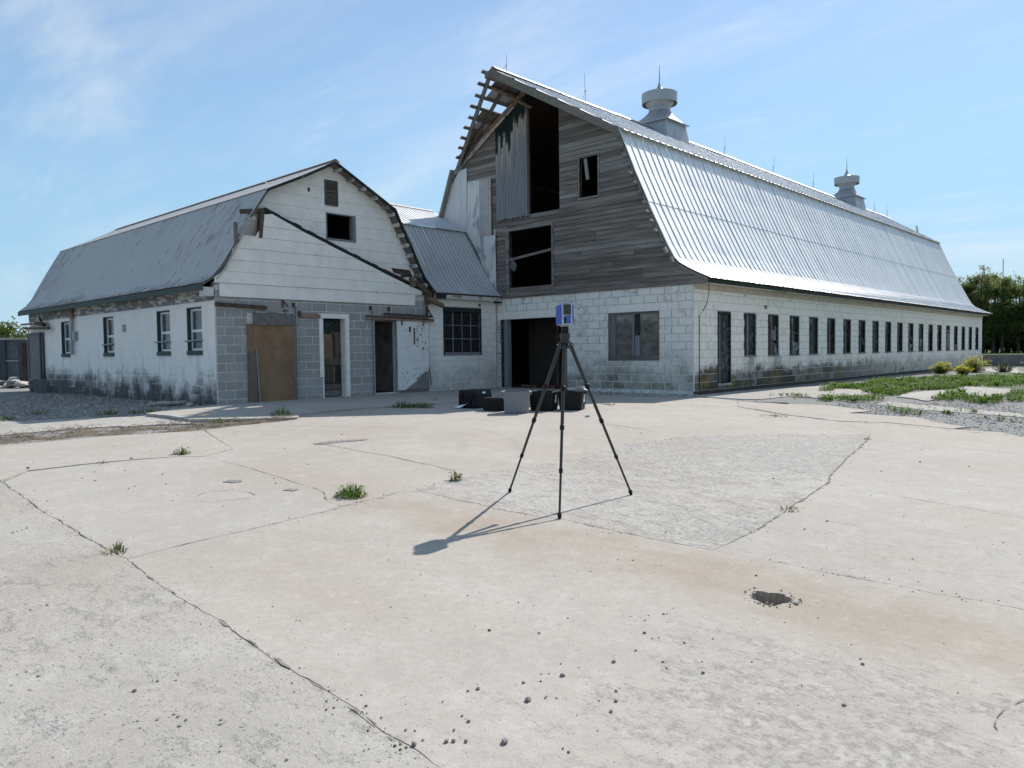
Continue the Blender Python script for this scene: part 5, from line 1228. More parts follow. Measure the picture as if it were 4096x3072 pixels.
def tote(name,label,cx,cy,a,w,d,h,mat,lid,sticker=None):
    L=Loc(cx,cy,a); rt=root(name,(cx,cy,L.z),label,'storage box')
    wb,db=w*.86,d*.86
    rings=[(rrect(wb,db,.03),0),(rrect(wb+.01,db+.01,.035),.01),(rrect(w*.97,d*.97,.04),h*.84),(rrect(w*1.02,d*1.02,.04),h*.85),(rrect(w*1.03,d*1.03,.04),h*.93),(rrect(w*1.06,d*1.06,.045),h*.935),(rrect(w*1.06,d*1.06,.045),h*.985)]
    if not lid: rings+= [(rrect(w*1.0,d*1.0,.04),h*.985),(rrect(w*.93,d*.93,.04),h*.5),(rrect(wb*.96,db*.96,.03),.03)]
    shell(rings,L).build('tub',mat,rt)
    for k in range(7):   # stiffening ribs of the front and the side
        x=-wb/2+wb*(k+.5)/7; shell([([(x-.006,-db/2-.004),(x+.006,-db/2-.004),(x+.006,-db/2+.02),(x-.006,-db/2+.02)],.02),([(x*1.1-.006,-d*.97/2-.004),(x*1.1+.006,-d*.97/2-.004),(x*1.1+.006,-d*.97/2+.02),(x*1.1-.006,-d*.97/2+.02)],h*.83)],L).build('rib',mat,rt)
    if lid:
        lr=[(rrect(w*1.075,d*1.075,.05),h*.95),(rrect(w*1.08,d*1.08,.05),h*.985),(rrect(w*1.06,d*1.06,.05),h*1.0),(rrect(w*.95,d*.95,.05),h*1.0),(rrect(w*.93,d*.93,.05),h*.985)]
        lo=shell(lr,L).build('lid',mat,rt)
        for s in (-1,1): obx(L,s*w*.545-.012,s*w*.545+.012,-.07,.07,h*.84,h*.975).build('latch',mat,lo)
    else:
        for s in (-1,1): obx(L,s*w*.545-.014,s*w*.545+.014,-.09,.09,h*.86,h*.93).build('handle',mat,rt)
    if sticker:
        sx=w*.485+.004; o=MB(); z0,z1=h*.40,h*.80
        V=[L(sx-.008,-.06,z0),(L(sx-.008,.045,z0)),L(sx+.004+.002,.045,z1),L(sx+.004+.002,-.06,z1)]
        o.add(V,[(0,1,2,3)]); so_=o.build('label',PAPER,rt)
        o=MB()
        ring=[];cz=h*.66
        for k in range(16):
            t=2*math.pi*k/16
            for r in (.032,.022): ring.append(L(sx+.0065,-.008+r*math.cos(t),cz+r*math.sin(t)))
        o.add(ring,[(2*k,(2*k+2)%32,(2*k+3)%32,2*k+1) for k in range(16)])
        for q in range(3): o.add([L(sx+.005,-.035,h*.47+q*.02),L(sx+.005,.02,h*.47+q*.02),L(sx+.005,.02,h*.475+q*.02),L(sx+.005,-.035,h*.475+q*.02)],[(0,1,2,3)])
        o.build('print',PRINT,so_)
    return rt,L
p=(-0.206,-6.267); tote('storage_tote','grey lidded plastic storage tote on the sunlit concrete edge',p[0]-.12,p[1]+.16,math.radians(44),.52,.40,.41,GREYST,True)
p=(-0.091,-5.680); tote('storage_tote','black lidded plastic tote right behind the grey tote',p[0]-.12,p[1]+.25,math.radians(22),.50,.46,.37,BLACKP,True,True)
p=(0.283,-5.176); t_,L2=tote('storage_tote','open black plastic tote with white papers sticking out',p[0]-.12,p[1]+.16,math.radians(24),.50,.40,.37,BLACKP,False,True)
def paper(name,pts,parent=None):
    n=6;V=[];F=[]
    a,b,c,d=[Vector(q) for q in pts]
    for i in range(n+1):
        for k in range(n+1):
            u,v=i/n,k/n; q=(a*(1-u)+b*u)*(1-v)+(d*(1-u)+c*u)*v; q=q+Vector((0,0,.03*math.sin(u*3.1)*math.sin(v*2.4+.4))); V.append(q)
    for i in range(n):
        for k in range(n): F.append((i*(n+1)+k,i*(n+1)+k+1,(i+1)*(n+1)+k+1,(i+1)*(n+1)+k))
    return MB().add(V,F).build(name,PAPER,parent,smooth=True)
o=paper('paper_sheet',[L2(.0,.10,.30),L2(.22,.12,.36),L2(.26,.02,.46),L2(.10,-.02,.45)]); tag(o,'white paper sheet rising from the open black tote','paper')
o=paper('paper_sheet',[L2(.2,.16,.40),L2(.34,.12,.38),L2(.33,-.02,.36),L2(.20,.0,.40)]); tag(o,'white paper sheet hanging over the rim of the open black tote','paper')
def hardcase(label,cx,cy,a,w,d,h,stick):
    L=Loc(cx,cy,a); rt=root('hard_case',(cx,cy,L.z),label,'equipment case')
    shell([(rrect(w*.94,d*.94,.04),0),(rrect(w*.97,d*.97,.05),.02),(rrect(w,d,.05),h*.62),(rrect(w*1.03,d*1.03,.055),h*.63),(rrect(w*1.03,d*1.03,.055),h*.68)],L).build('lower_shell',BLACKP,rt)
    shell([(rrect(w*1.03,d*1.03,.055),h*.69),(rrect(w*1.03,d*1.03,.055),h*.74),(rrect(w,d,.05),h*.75),(rrect(w*.98,d*.98,.05),h*.96),(rrect(w*.93,d*.93,.05),h)],L).build('lid',BLACKP,rt)
    for x in (-.3,.3): obx(L,x*w-.03,x*w+.03,-d/2-.025,-d/2+.0,h*.52,h*.86).build('latch',BLACKP,rt)
    mb=MB(); mb.tube([L(-.12,-d/2-.005,h*.42),L(-.11,-d/2-.035,h*.42),L(.11,-d/2-.035,h*.42),L(.12,-d/2-.005,h*.42)],.014,6); mb.build('handle',BLACKP,rt)
    for x in (-.42,-.2,.2,.42): obx(L,x*w-.008,x*w+.008,-d/2-.010,-d/2+.01,.02,h*.6).build('rib',BLACKP,rt)
    if stick:
        mb=MB(); V=[L(w/2+.004,.0+.055*math.cos(k*math.pi/8),h*.34+.055*math.sin(k*math.pi/8)) for k in range(16)]; mb.add(V,[tuple(range(16))]); s1=mb.build('round_sticker',PAPER,rt)
        mb=MB(); V=[L(w/2+.0055,-.005+.028*math.cos(k*math.pi/4),h*.34+.022*math.sin(k*math.pi/4)) for k in range(8)]; mb.add(V,[tuple(range(8))]); mb.build('print',PRINT,s1)
        obx(L,w/2+.0,w/2+.004,-.06,.045,h*.80,h*.90).build('label',PAPER,rt)
    return rt,L
p=(-1.528,-6.076); _,L3=hardcase('large black hard case with white stickers, farthest from the tripod',p[0]-.20,p[1]+.24,math.radians(8),.46,.56,.36,True)
p=(-0.858,-6.185); hardcase('small low black hard case between big case and grey tote',p[0]-.10,p[1]+.16,math.radians(28),.46,.34,.25,False)
q=(-1.802,-6.213); zq=gz(*q)
o=paper('paper_tag',[(q[0]-.16,q[1]-.10,zq+.012),(q[0]+.02,q[1]-.02,zq+.012),(q[0]+.14,q[1]+.10,zq+.10),(q[0]-.0,q[1]+.10,zq+.02)]); tag(o,'crumpled white paper tag on the ground beside the large case','paper')
# ================================================================= SIDE SCENERY
# left: container, posts, rubble
ca=(-30.915,-7.667); cb_=(-30.074,-6.482)
con=root('steel_container',(ca[0],ca[1],0),'dark grey ribbed steel container with red marks beyond the wing','container')
cd=(Vector(cb_)-Vector(ca)).normalized(); ang=math.atan2(cd.y,cd.x); LC=Loc(ca[0],ca[1],ang); LC.z=.05; CL=(Vector(cb_)-Vector(ca)).length
obx(LC,-3,CL,.06,2.2,0,1.9).build('body',CONT,con); obx(LC,-3,CL,-.08,2.3,1.9,1.99).build('top_rail',plain('rail_pale',(.33,.32,.30),.8,0,.2,5),con); obx(LC,-3,CL,-.03,.02,.93,.97).build('mid_rail',plain('rail_pale_b',(.42,.41,.39),.8,0,.2,5),con); obx(LC,-3,CL,-.06,.05,-.05,.08).build('bottom_rail',WOODY,con)
k=0;x=-2.8
while x<CL: obx(LC,x,x+.42,-.07,.058,.08,1.9).build('rib',plain('container_rib%d'%k,(.045,.058,.07),.6,.2,.3,3,.1) if k==0 else bpy.data.materials['container_rib0'],con); x+=1.47;k+=1
for (u,z,w2,h2,mt) in ((CL-2.75,1.2,.30,.45,REDM),(CL-1.2,.32,.25,.5,REDM),(CL-1.75,1.02,.2,.15,ORANGE),(CL-3.0,1.42,.3,.08,ORANGE)):
    V=[LC(u,.052,z),LC(u+w2,.052,z+.03),LC(u+w2*.8,.052,z+h2),LC(u+w2*.45,.052,z+h2*.7),LC(u+.02,.052,z+h2*.8)]; MB().add(V,[(0,1,2,3,4)]).build('paint_mark',mt,con)
q=(-24.243,-8.060); o=MB().box(q[0]-.25,q[0]+.25,q[1]-.2,q[1]+.2,-.1,1.72).build('timber_post',INT); tag(o,'dark stout post between the container and the end door','post')
def rock(name,x,y,z,sx,sy,sz_,mat,seed,rz=0.,label=None,cat=None,group=None,kind=None):
    if name=='stone': sx,sy,sz_,z=sx*.37,sy*.37,sz_*.37,z-sz_*.35
    me=bpy.data.meshes.new(name); V=[];F=[];n,m_=7,5
    for i in range(m_+1):
        ph=math.pi*i/m_
        for k in range(n):
            th=2*math.pi*k/n; v=Vector((math.sin(ph)*math.cos(th),math.sin(ph)*math.sin(th),math.cos(ph)))
            r=1+.38*mnoise.noise(v*1.4+Vector((seed*3.7,seed,0)))+.14*mnoise.noise(v*3.3+Vector((0,seed*2.1,seed)))
            V.append((v.x*r*sx,v.y*r*sy,v.z*r*sz_))
    for i in range(m_):
        for k in range(n): F.append((i*n+k,i*n+(k+1)%n,(i+1)*n+(k+1)%n,(i+1)*n+k))
    me.from_pydata(V,[],F); me.materials.append(mat); me.update()
    o=bpy.data.objects.new(name,me); link(o,(x,y,z),(0,0,rz)); tag(o,label,cat,group,kind); return o
for k in range(13):
    q=(-25.212,-8.639); t=k/12; x=q[0]+R.uniform(-1.6,1.7); y=q[1]+R.uniform(-.9,.8)
    rock('rubble_stone',x,y,.06+R.uniform(0,.22),R.uniform(.16,.5),R.uniform(.14,.3),R.uniform(.07,.16),STONEL if k%3 else RUBBLE,k+60,R.uniform(0,3),'pale broken stone in the rubble heap before the steel container','stone','rubble stones by the container')
# left slab rubble by the wing corner
for k,(a,b,s) in enumerate(((1040,112,.22),(1130,108,.2),(1200,118,.12),(960,118,.1))):
    q=[(-8.078,-9.513),(-8.000,-9.223),(-7.219,-9.315),(-8.008,-9.820)][k]; rock('rubble_stone',q[0],q[1],.04,s*1.2,s*.7,.055,RUBBLE,k+90,.6+k,['flat pale lump of concrete lying below the white wing wall, second from the gravel','rounded pale lump of concrete nearest the wing corner foot','small lump of concrete close to the wing corner','small flat stone at the slab end below the wing wall'][k],'stone')
# right: low walls, logs
lw_=root('low_wall',(4,31.6,0),'low grey concrete wall running out from the far barn corner','wall')
MB().box(.02,2.6,31.45,31.65,-.2,.62).build('wall_panel',plain('grey_render',(.20,.20,.195),.95,0,.2,3),lw_); MB().box(2.6,12,31.9,32.1,-.2,.60).build('wall_panel',plain('brown_render',(.12,.095,.075),.95,0,.3,3),lw_); MB().box(2.6,12,31.85,32.15,.60,.66).build('coping',RUBBLE,lw_)
for k,(a,b,c_,d_,r) in enumerate(((1.9,30.6,4.4,31.1,.10),(3.0,30.3,5.6,30.9,.08),(5.2,30.9,7.6,30.2,.09),(3.2,31.0,3.8,30.2,.14))):
    o=MB().tube([(a,b,.12+.05*k),((a+c_)/2,(b+d_)/2,.2+.08*k),(c_,d_,.16+.04*k)],[r,r*.85,r*.6],8).build('log',plain('log_wood%d'%k,(.20-.03*k,.14-.02*k,.10-.02*k),.95,0,.4,8,.4)); tag(o,['thick pale fallen log by the low wall','thin upper log crossing the pile by the low wall','reddish log farthest from the barn','short stump of dark wood in the log pile'][k],'log')
# ================================================================= TREES
def tree_mesh(seed,h,cr,leaf,lsize,nl,low=.25,spread=1.,limbs=9):
    r=random.Random(seed); tr=MB(); tips=[]
    top=Vector((r.uniform(-.3,.3),r.uniform(-.3,.3),h*.93)); pts=[Vector((0,0,-.2)),Vector((r.uniform(-.15,.15),r.uniform(-.15,.15),h*.3)),Vector((r.uniform(-.25,.25),r.uniform(-.25,.25),h*.62)),top]
    b=h*.0135+.03; tr.tube(pts,[b*1.3,b,b*.62,b*.15],6)
    for i in range(limbs):
        f=r.uniform(low,.93); s=f*3; k=min(int(s),2); p=pts[k].lerp(pts[k+1],s-k)
        a=r.uniform(0,6.28); L=cr*r.uniform(.55,1.1)*(1.15-f*.6)*spread; e=p+Vector((math.cos(a)*L,math.sin(a)*L,L*r.uniform(.35,.9)))
        m_=p.lerp(e,.5)+Vector((0,0,-.08*L)); tr.tube([p,m_,e],[b*.4*(1.1-f),b*.25*(1.1-f)+.006,.008],4,cap=False); tips+=[e,m_.lerp(e,.5),m_]
        for j in range(2):
            e2=e+Vector((r.uniform(-.6,.6),r.uniform(-.6,.6),r.uniform(.1,.6)))*L*.6; tr.tube([m_.lerp(e,.6),e2],[.014,.005],3,cap=False); tips.append(e2)
    tips+= [top,pts[2].lerp(top,.6)]
    lf=MB(); per=max(1,nl//len(tips))
    for t in tips:
        cs=r.uniform(.45,1.0)*cr*.42
        for j in range(per):
            d=Vector((r.gauss(0,1),r.gauss(0,1),r.gauss(0,.75)))*cs*.62; c=t+d; s=lsize*r.uniform(.6,1.35)
            u=Vector((r.uniform(-1,1),r.uniform(-1,1),r.uniform(-1,1))).normalized(); v=u.cross(Vector((r.uniform(-1,1),r.uniform(-1,1),r.uniform(-1,1)))).normalized()
            lf.add([c-u*s,c+v*s*.55,c+u*s,c-v*s*.55],[(0,1,2,3)],1 if r.random()<.22 else 0)
    return tr,lf
def tree_proto(seed,*a,leafs=None,**k):
    tr,lf=tree_mesh(seed,*a,**k)
    def me(mb,n,mats):
        q=bpy.data.meshes.new(n); q.from_pydata(mb.v,[],mb.f)
        for m_ in mats: q.materials.append(m_)
        if any(mb.m): q.polygons.foreach_set('material_index',mb.m)
        q.update(); return q
    return me(tr,'trunk',[BARK]),me(lf,'crown',leafs)
protos=[tree_proto(11,12.0,1.9,None,.14,5200,leafs=[LEAFT,LEAFP],low=.2,limbs=18),tree_proto(12,12.4,1.7,None,.13,3600,leafs=[LEAFP,LEAFT],low=.42,limbs=16),tree_proto(13,11.4,2.0,None,.15,6000,leafs=[LEAFD,LEAFT],low=.12,limbs=18),tree_proto(14,7.0,2.2,None,.17,4600,leafs=[LEAFD,LEAFT],low=.05,limbs=14)]
protos.append(tree_proto(15,3.2,2.2,None,.20,3800,leafs=[LEAFD,LEAFT],low=.0,limbs=14))
bush=[tree_proto(21,4.0,2.2,None,.13,2400,leafs=[LEAFY,LEAFT],low=.05,limbs=13),tree_proto(22,3.4,2.0,None,.12,2200,leafs=[LEAFY,LEAFP],low=.05,limbs=12)]
def place_tree(x,y,pr,sc_,label,group,name='tree'):
    rt=root(name,(x,y,0),label,'tree' if name=='tree' else 'bush',group); rt.rotation_euler=(0,0,R.uniform(0,6.28)); rt.scale=(sc_,sc_,sc_*R.uniform(.93,1.07))
    for n,me in zip(('trunk','crown'),pr):
        o=bpy.data.objects.new(n,me); COL.objects.link(o); o.parent=rt
tl=[]
for k in range(16): tl.append((-27+k*1.5+R.uniform(-.5,.5),115.5+R.uniform(-1.2,1.2),(0,1,2,0,2,1)[k%6],R.uniform(.95,1.06)))
for k in range(15): tl.append((-27+k*1.7+R.uniform(-.6,.6),119.5+R.uniform(-1,1.5),(2,0,1,2)[k%4],R.uniform(.95,1.08)))
for k in range(13): tl.append((-27+k*2.0+R.uniform(-.8,.8),124.5+R.uniform(-1,2),(2,2,0)[k%3],R.uniform(.98,1.1)))
for k in range(10): tl.append((-28+k*2.7+R.uniform(-1,1),122+R.uniform(-1,1),3,R.uniform(.8,1.1)))
for k in range(12):
    place_bush=(-28+k*2.1+R.uniform(-.6,.6),119.5+R.uniform(-.8,.8))
    tl.append((*place_bush,4,R.uniform(.75,1.05)))
LB=['tall spring tree with mid green crown in the wood past the field','thin tall tree with pale half-open leaves in the far wood','dark dense broad tree in the wood past the field','low dark undergrowth tree at the foot of the far wood','squat dark bush between the trunks of the far wood']
for x,y,k,s in tl: place_tree(x,y,protos[k],s,LB[k],['tall green trees of the far wood','pale thin trees of the far wood','dark trees of the far wood','undergrowth trees of the far wood','squat bushes of the far wood'][k],'tree' if k<4 else 'bush')
for k in range(9):
    d=75+R.uniform(-6,10); az=math.radians(-50.5-43+43-18-k*1.1+R.uniform(-.4,.4)); 
    px_=9.44+d*math.sin(math.radians(-73-k*1.5+5.5)); py_=-16.72+d*math.cos(math.radians(-73-k*1.5+5.5))
    place_tree(px_,py_,bush[k%2],R.uniform(.75,.95),['yellow-green rounded bush behind the steel container','smaller yellow-green bush behind the steel container'][k%2],['large bushes past the container','small bushes past the container'][k%2],'bush')
o=MB().tube([(-77.7,475.6,0),(-77.7,475.6,48.8)],.2,5).build('radio_mast',BRONZE); tag(o,'thin distant radio mast above the far wood','mast')
# ================================================================= PLANTS
def blade(mb,x,y,z,h,lean,az,w,mi=0):
    dx,dy=math.cos(az),math.sin(az); nx,ny=-dy*w,dx*w
    V=[(x-nx,y-ny,z),(x+nx,y+ny,z),(x+dx*lean*.35*h+nx*.8,y+dy*lean*.35*h+ny*.8,z+h*.6),(x+dx*lean*.35*h-nx*.8,y+dy*lean*.35*h-ny*.8,z+h*.6),(x+dx*lean*h,y+dy*lean*h,z+h*(1-.25*lean))]
    mb.add(V,[(0,1,2,3),(3,2,4)],mi)
def tuft(c,rad,h,n,label,mats=(GRASS,WEED),broad=0.,flat=.5,seed=0):
    r=random.Random(seed); mb=MB(); cx,cy=c
    for k in range(n):
        a=r.uniform(0,6.28);q=rad*math.sqrt(r.random()); x,y=cx+math.cos(a)*q,cy+math.sin(a)*q*.8
        if r.random()<broad:   # small broad leaves on stems
            z=gz(x,y)+h*r.uniform(.1,.6); s=r.uniform(.012,.03); u=Vector((r.uniform(-1,1),r.uniform(-1,1),r.uniform(-.2,.4))).normalized(); v=u.cross(Vector((0,0,1))).normalized(); p=Vector((x,y,z))
            mb.add([p-u*s,p+v*s*.6,p+u*s,p-v*s*.6],[(0,1,2,3)],1)
        else: blade(mb,x,y,gz(x,y)-.01,h*(.25+.95*r.random()**1.6)*(1.15-.75*q/rad),r.uniform(.1,1.1)*flat*(.4+q/rad),a+r.uniform(-.6,.6),r.uniform(.003,.007),0)
    o=mb.build('grass_tuft',list(mats)); tag(o,label,'grass'); return o
tuft((3.454,-12.545),.17,.15,330,'bright green grass tuft in the slab corner left of the tripod shadow',broad=.35,seed=1)
tuft((-3.391,-9.273),.26,.24,340,'grass tuft at the end of the dirt ridge before the boarded door',seed=2)
tuft((-2.931,-6.744),.28,.20,320,'dark grass tuft at the walkway edge before the sliding door',broad=.1,seed=3)
tuft((-2.610,-6.514),.28,.15,420,'leafy green weed clump nearest the large black case',broad=.8,seed=4)
tuft((-0.409,-12.466),.13,.12,150,'brown-green upright weed clump on the left slab joint',mats=(WEED,WEEDY),broad=.4,flat=.2,seed=5)
tuft((3.654,-11.383),.08,.12,90,'tiny weed sprouting at the rough patch corner by the tripod',mats=(WEEDY,WEEDY),broad=.7,seed=6)
tuft((3.727,-14.742),.10,.10,60,'small dry weed in the long crack at the left foreground',mats=(WEEDY,WEEDY),flat=.9,seed=7)
tuft((-6.830,-11.124),.30,.12,150,'green weed clump on gravel below the second window of the wing',seed=8)
tuft((-8.105,-12.065),.35,.10,150,'low dull weeds on gravel at the left edge of the photo',mats=(WEEDY,WEED),broad=.3,seed=9)
tuft((-7.420,-12.778),.25,.10,150,'bright low grass patch at the left picture edge by the slab',seed=10)
tuft((-6.532,-10.719),.2,.09,110,'small dark weed clump at the end of the left gravel',mats=(WEED,WEED),broad=.4,seed=11)
tuft((-6.553,-10.431),.2,.09,110,'small dark weed clump next to the pale concrete lumps',mats=(WEED,WEED),broad=.4,seed=12)
tuft((-3.514,-10.404),.2,.10,120,'sparse weed growing from the middle of the dirt ridge',mats=(WEEDY,WEED),broad=.4,seed=13)
tuft((0.167,-3.825),.2,.05,120,'flat dry weed on the shaded concrete right of the open tote',mats=(WEEDY,WEEDY),broad=.4,seed=14)
tuft((3.743,-3.858),.25,.05,120,'flat dry weed patch on the slab below the barn corner',mats=(WEEDY,WEED),broad=.4,seed=15)
tuft((-3.530,-5.349),.16,.10,100,'small grass tuft between leafy clump and the walkway step',seed=16)
tuft((6.812,-10.486),.10,.07,70,'dry brown weed in the ragged joint right of the rough patch',mats=(WEEDY,WEEDY),flat=1.2,seed=17)
tuft((-0.459,-13.426),.10,.05,50,'flat dry weed on the upper joint of the left slab',mats=(WEEDY,WEED),flat=1.2,seed=18)
tuft((5.949,-5.815),.07,.06,40,'tiny weed at the far corner of the rough patch',mats=(WEEDY,WEED),seed=19)
# carpets of weeds along the long side of the barn
polys=[[(1.347,5.113),(1.648,7.092),(1.405,9.048),(1.643,11.518),(2.819,13.303),(4.451,15.316),(5.698,7.338),(4.777,7.283),(4.269,7.027),(4.549,5.342),(3.894,4.479),(3.875,3.766),(4.110,2.002),(3.754,1.795),(3.058,2.975),(2.609,4.158),(1.861,4.383)],
 [(1.709,3.677),(1.875,4.153),(2.325,2.913),(2.148,2.606)],[(3.001,0.272),(3.297,0.705),(3.593,0.654),(3.712,1.218),(4.237,0.652),(4.337,0.150),(4.132,-0.176),(3.848,-0.485),(3.306,-0.388)],
 [(4.963,1.270),(5.000,2.277),(4.781,3.801),(5.135,3.184),(5.491,2.353),(5.784,2.117),(6.081,2.320),(6.351,1.051),(6.226,0.529),(5.775,0.988),(5.374,0.883),(5.127,0.709)],[(5.707,4.576),(6.067,4.973),(6.574,1.731),(6.337,1.386),(6.123,2.350),(5.969,3.962)],
 [(4.832,-1.174),(5.132,-1.260),(5.609,-1.899),(5.597,-2.094),(5.361,-2.082),(5.011,-1.700)],[(5.663,-1.449),(6.074,-1.422),(6.252,-1.687),(6.013,-2.043),(5.771,-1.965)],[(5.742,-0.514),(6.096,-0.558),(6.401,-1.046),(6.412,-1.307),(5.979,-0.992)],[(6.513,-1.621),(6.843,-1.869),(7.140,-1.883),(7.219,-2.384),(6.933,-2.380),(6.606,-2.094)],
 [(1.475,0.785),(1.675,1.214),(2.651,0.575),(2.909,0.213),(2.491,-0.052),(1.872,0.117)],[(7.184,-3.892),(7.365,-3.841),(7.384,-4.054),(7.217,-4.079)]]
dens=[55,45,60,60,60,55,26,26,26,16,20]
mb=MB(); rr=random.Random(5)
for pi,(pl,dn_) in enumerate(zip(polys,dens)):
    A=area(pl); n=int(min(2600,A*dn_)); x0=min(p[0] for p in pl);x1=max(p[0] for p in pl);y0=min(p[1] for p in pl);y1=max(p[1] for p in pl); c=0;tr_=0
    while c<n and tr_<n*30:
        tr_+=1; x=rr.uniform(x0,x1);y=rr.uniform(y0,y1)
        if x<.12 or not inside((x,y),pl): continue
        nz=mnoise.noise(Vector((x*.8,y*.8,3)))
        if nz<-.28 and pi in (0,4): continue
        c+=1; hh=(.07 if pi in (6,7,8,9,10) else .12)*(1+.9*nz)*rr.uniform(.6,1.3); big=rr.random()<.10 and pi in (0,3)
        dry=pi in (6,7,8,9,10) and rr.random()<.75 or rr.random()<.08
        for j in range(11 if not big else 7):
            a=rr.uniform(0,6.28); d=rr.uniform(0,.10)
            if big:
                blade(mb,x+math.cos(a)*d*.3,y+math.sin(a)*d*.3,gz(x,y),rr.uniform(.10,.24),rr.uniform(.5,1.3),a,rr.uniform(.015,.035),0)
            elif j%2: blade(mb,x+math.cos(a)*d,y+math.sin(a)*d,gz(x,y)-.01,hh*rr.uniform(.5,1.3),rr.uniform(.3,1.3),a,rr.uniform(.004,.011),1 if dry else 0)
            else:
                p=Vector((x+math.cos(a)*d,y+math.sin(a)*d,gz(x,y)+hh*rr.uniform(.1,.8))); s=rr.uniform(.018,.045); u=Vector((rr.uniform(-1,1),rr.uniform(-1,1),rr.uniform(-.3,.4))).normalized(); v=u.cross(Vector((0,0,1))).normalized()
                mb.add([p-u*s,p+v*s*.6,p+u*s,p-v*s*.6],[(0,1,2,3)],1 if dry else 0)
tag(mb.build('weeds',[WEED,WEEDY]),'patchy green weeds growing along the long side of the barn','weeds',kind='stuff')
# yellow flowering plants
for k,(c,rad,h,lab) in enumerate((((1.180,18.007),.42,.5,'yellow flowering weed bush below the third last barn window'),((1.945,20.201),.6,.68,'largest yellow flowering bush at the far barn corner'),((2.282,16.598),.32,.36,'low yellow flowering weed just before the largest flowering bush'),((3.017,20.008),.5,.5,'sparse pale green weed bush on the broken slab past the barn'))):
    r=random.Random(40+k); cx,cy=max(c[0],.55+rad*.3),c[1]; rt=root('flowering_bush',(cx,cy,0),lab,'bush'); st=MB();lf=MB();fl=MB()
    for j in range(80):
        a=r.uniform(0,6.28);q=rad*r.random()**.6;hh=h*r.uniform(.55,1.05)*(1.1-.4*q/rad); b=Vector((cx+math.cos(a)*q*.4,cy+math.sin(a)*q*.4,-.03));e=Vector((cx+math.cos(a)*q,cy+math.sin(a)*q,hh)); st.tube([b,b.lerp(e,.6)+Vector((0,0,.05)),e],[.006,.005,.003],3,cap=False)
        for i in range(9):
            p=b.lerp(e,r.uniform(.1,.85))+Vector((r.uniform(-.06,.06),r.uniform(-.06,.06),0)); s=r.uniform(.025,.06); u=Vector((r.uniform(-1,1),r.uniform(-1,1),r.uniform(-.3,.4))).normalized(); v=u.cross(Vector((0,0,1))).normalized(); lf.add([p-u*s,p+v*s*.5,p+u*s,p-v*s*.5],[(0,1,2,3)])
        if k<3:
            for i in range(14):
                p=e+Vector((r.gauss(0,.05),r.gauss(0,.05),r.uniform(-.10,.05))); s=r.uniform(.012,.026); u=Vector((r.uniform(-1,1),r.uniform(-1,1),r.uniform(-.5,.5))).normalized(); v=u.cross(Vector((0,.1,1))).normalized(); fl.add([p-u*s,p+v*s,p+u*s,p-v*s],[(0,1,2,3)])
    st.build('stems',WEED,rt); lf.build('leaves',WEEDY if k==3 else WEED,rt)
    if k<3: fl.build('blossoms',FLOW,rt)
# ================================================================= LOOSE STONES
big=[(z_,a,b,s) for z_,a,b,s in ()]
st5=[(7.375,-14.427),(7.341,-14.159),(7.429,-13.892),(6.949,-13.864),(7.375,-12.297),(8.291,-13.170),(7.793,-13.724),(8.364,-13.611),(7.601,-14.118),(7.653,-14.193),(7.686,-14.275),(7.435,-13.720),(7.350,-13.513),(7.259,-13.368),(7.285,-13.227),(7.646,-13.788),(6.932,-13.609),(7.235,-13.297),(7.278,-13.115),(7.599,-13.743),(7.562,-13.487),(7.643,-13.353),(6.617,-12.525),(6.543,-12.892),(6.795,-12.524),(6.818,-12.504),(8.264,-13.116),(7.256,-14.323),(7.256,-14.068),(7.342,-14.044),(7.410,-14.352),(7.744,-14.620),(7.713,-14.614),(7.732,-14.428),(7.904,-13.475),(8.176,-12.979),(6.667,-13.580),(6.768,-13.370),(7.436,-13.516),(7.415,-13.546),(7.297,-13.212),(7.170,-13.372),(7.302,-14.262),(7.281,-14.181),(7.259,-14.207),(7.597,-14.235),(6.432,-13.116),(7.761,-12.624)]
sz5=[.036,.028,.026,.018,.020,.022,.022,.022,.02,.02,.02,.016,.022,.016,.017,.014,.013,.013,.01,.016,.016,.012,.018,.014,.010,.010,.014,.018,.012,.009,.011,.014,.01,.009,.011,.009,.008,.008,.012,.012,.012,.01,.012,.011,.011,.011,.009,.026]
for k,(q,s) in enumerate(zip(st5,sz5)):
    lab='small grey stone lying loose on the foreground concrete right of centre'; g='loose stones on the right foreground slab'
    if k==0: lab,g='largest grey stone on the foreground slab near the bottom edge',None
    elif k==4: lab,g='single black stone lying just past the hole in the slab',None
    elif k==22: lab,g='small white stone on the slab below the tripod',None
    elif k==5: lab,g='sharp black stone on the scaled concrete right of the hole',None
    rock('stone',q[0],q[1],gz(*q)+s*.42,s*1.25,s,s*.75,STONEL if k in (22,23) else RUBBLE if k%5==3 else STONE,k,R.uniform(0,3),lab,'stone',g)
st4=[(7.524,-14.727),(7.148,-14.496),(7.128,-14.536),(7.358,-14.867),(7.375,-14.847),(7.412,-14.818),(7.314,-14.711),(7.318,-14.792),(7.284,-14.962),(6.489,-15.490),(6.464,-15.453),(6.413,-15.462),(6.381,-15.465),(6.374,-15.528),(6.028,-15.386),(6.084,-15.330),(6.032,-15.297),(5.567,-15.726),(5.475,-15.750),(5.724,-15.474),(5.673,-15.497),(6.597,-15.378),(6.566,-15.358),(6.747,-14.987),(6.810,-15.030),(6.051,-15.493),(5.574,-14.568),(5.860,-14.592),(5.878,-14.581),(4.581,-15.499),(4.570,-15.412),(7.018,-15.334),(6.754,-15.450),(6.784,-15.469),(6.387,-15.599),(6.322,-15.586),(7.176,-15.109),(5.476,-15.787),(6.734,-14.005)]
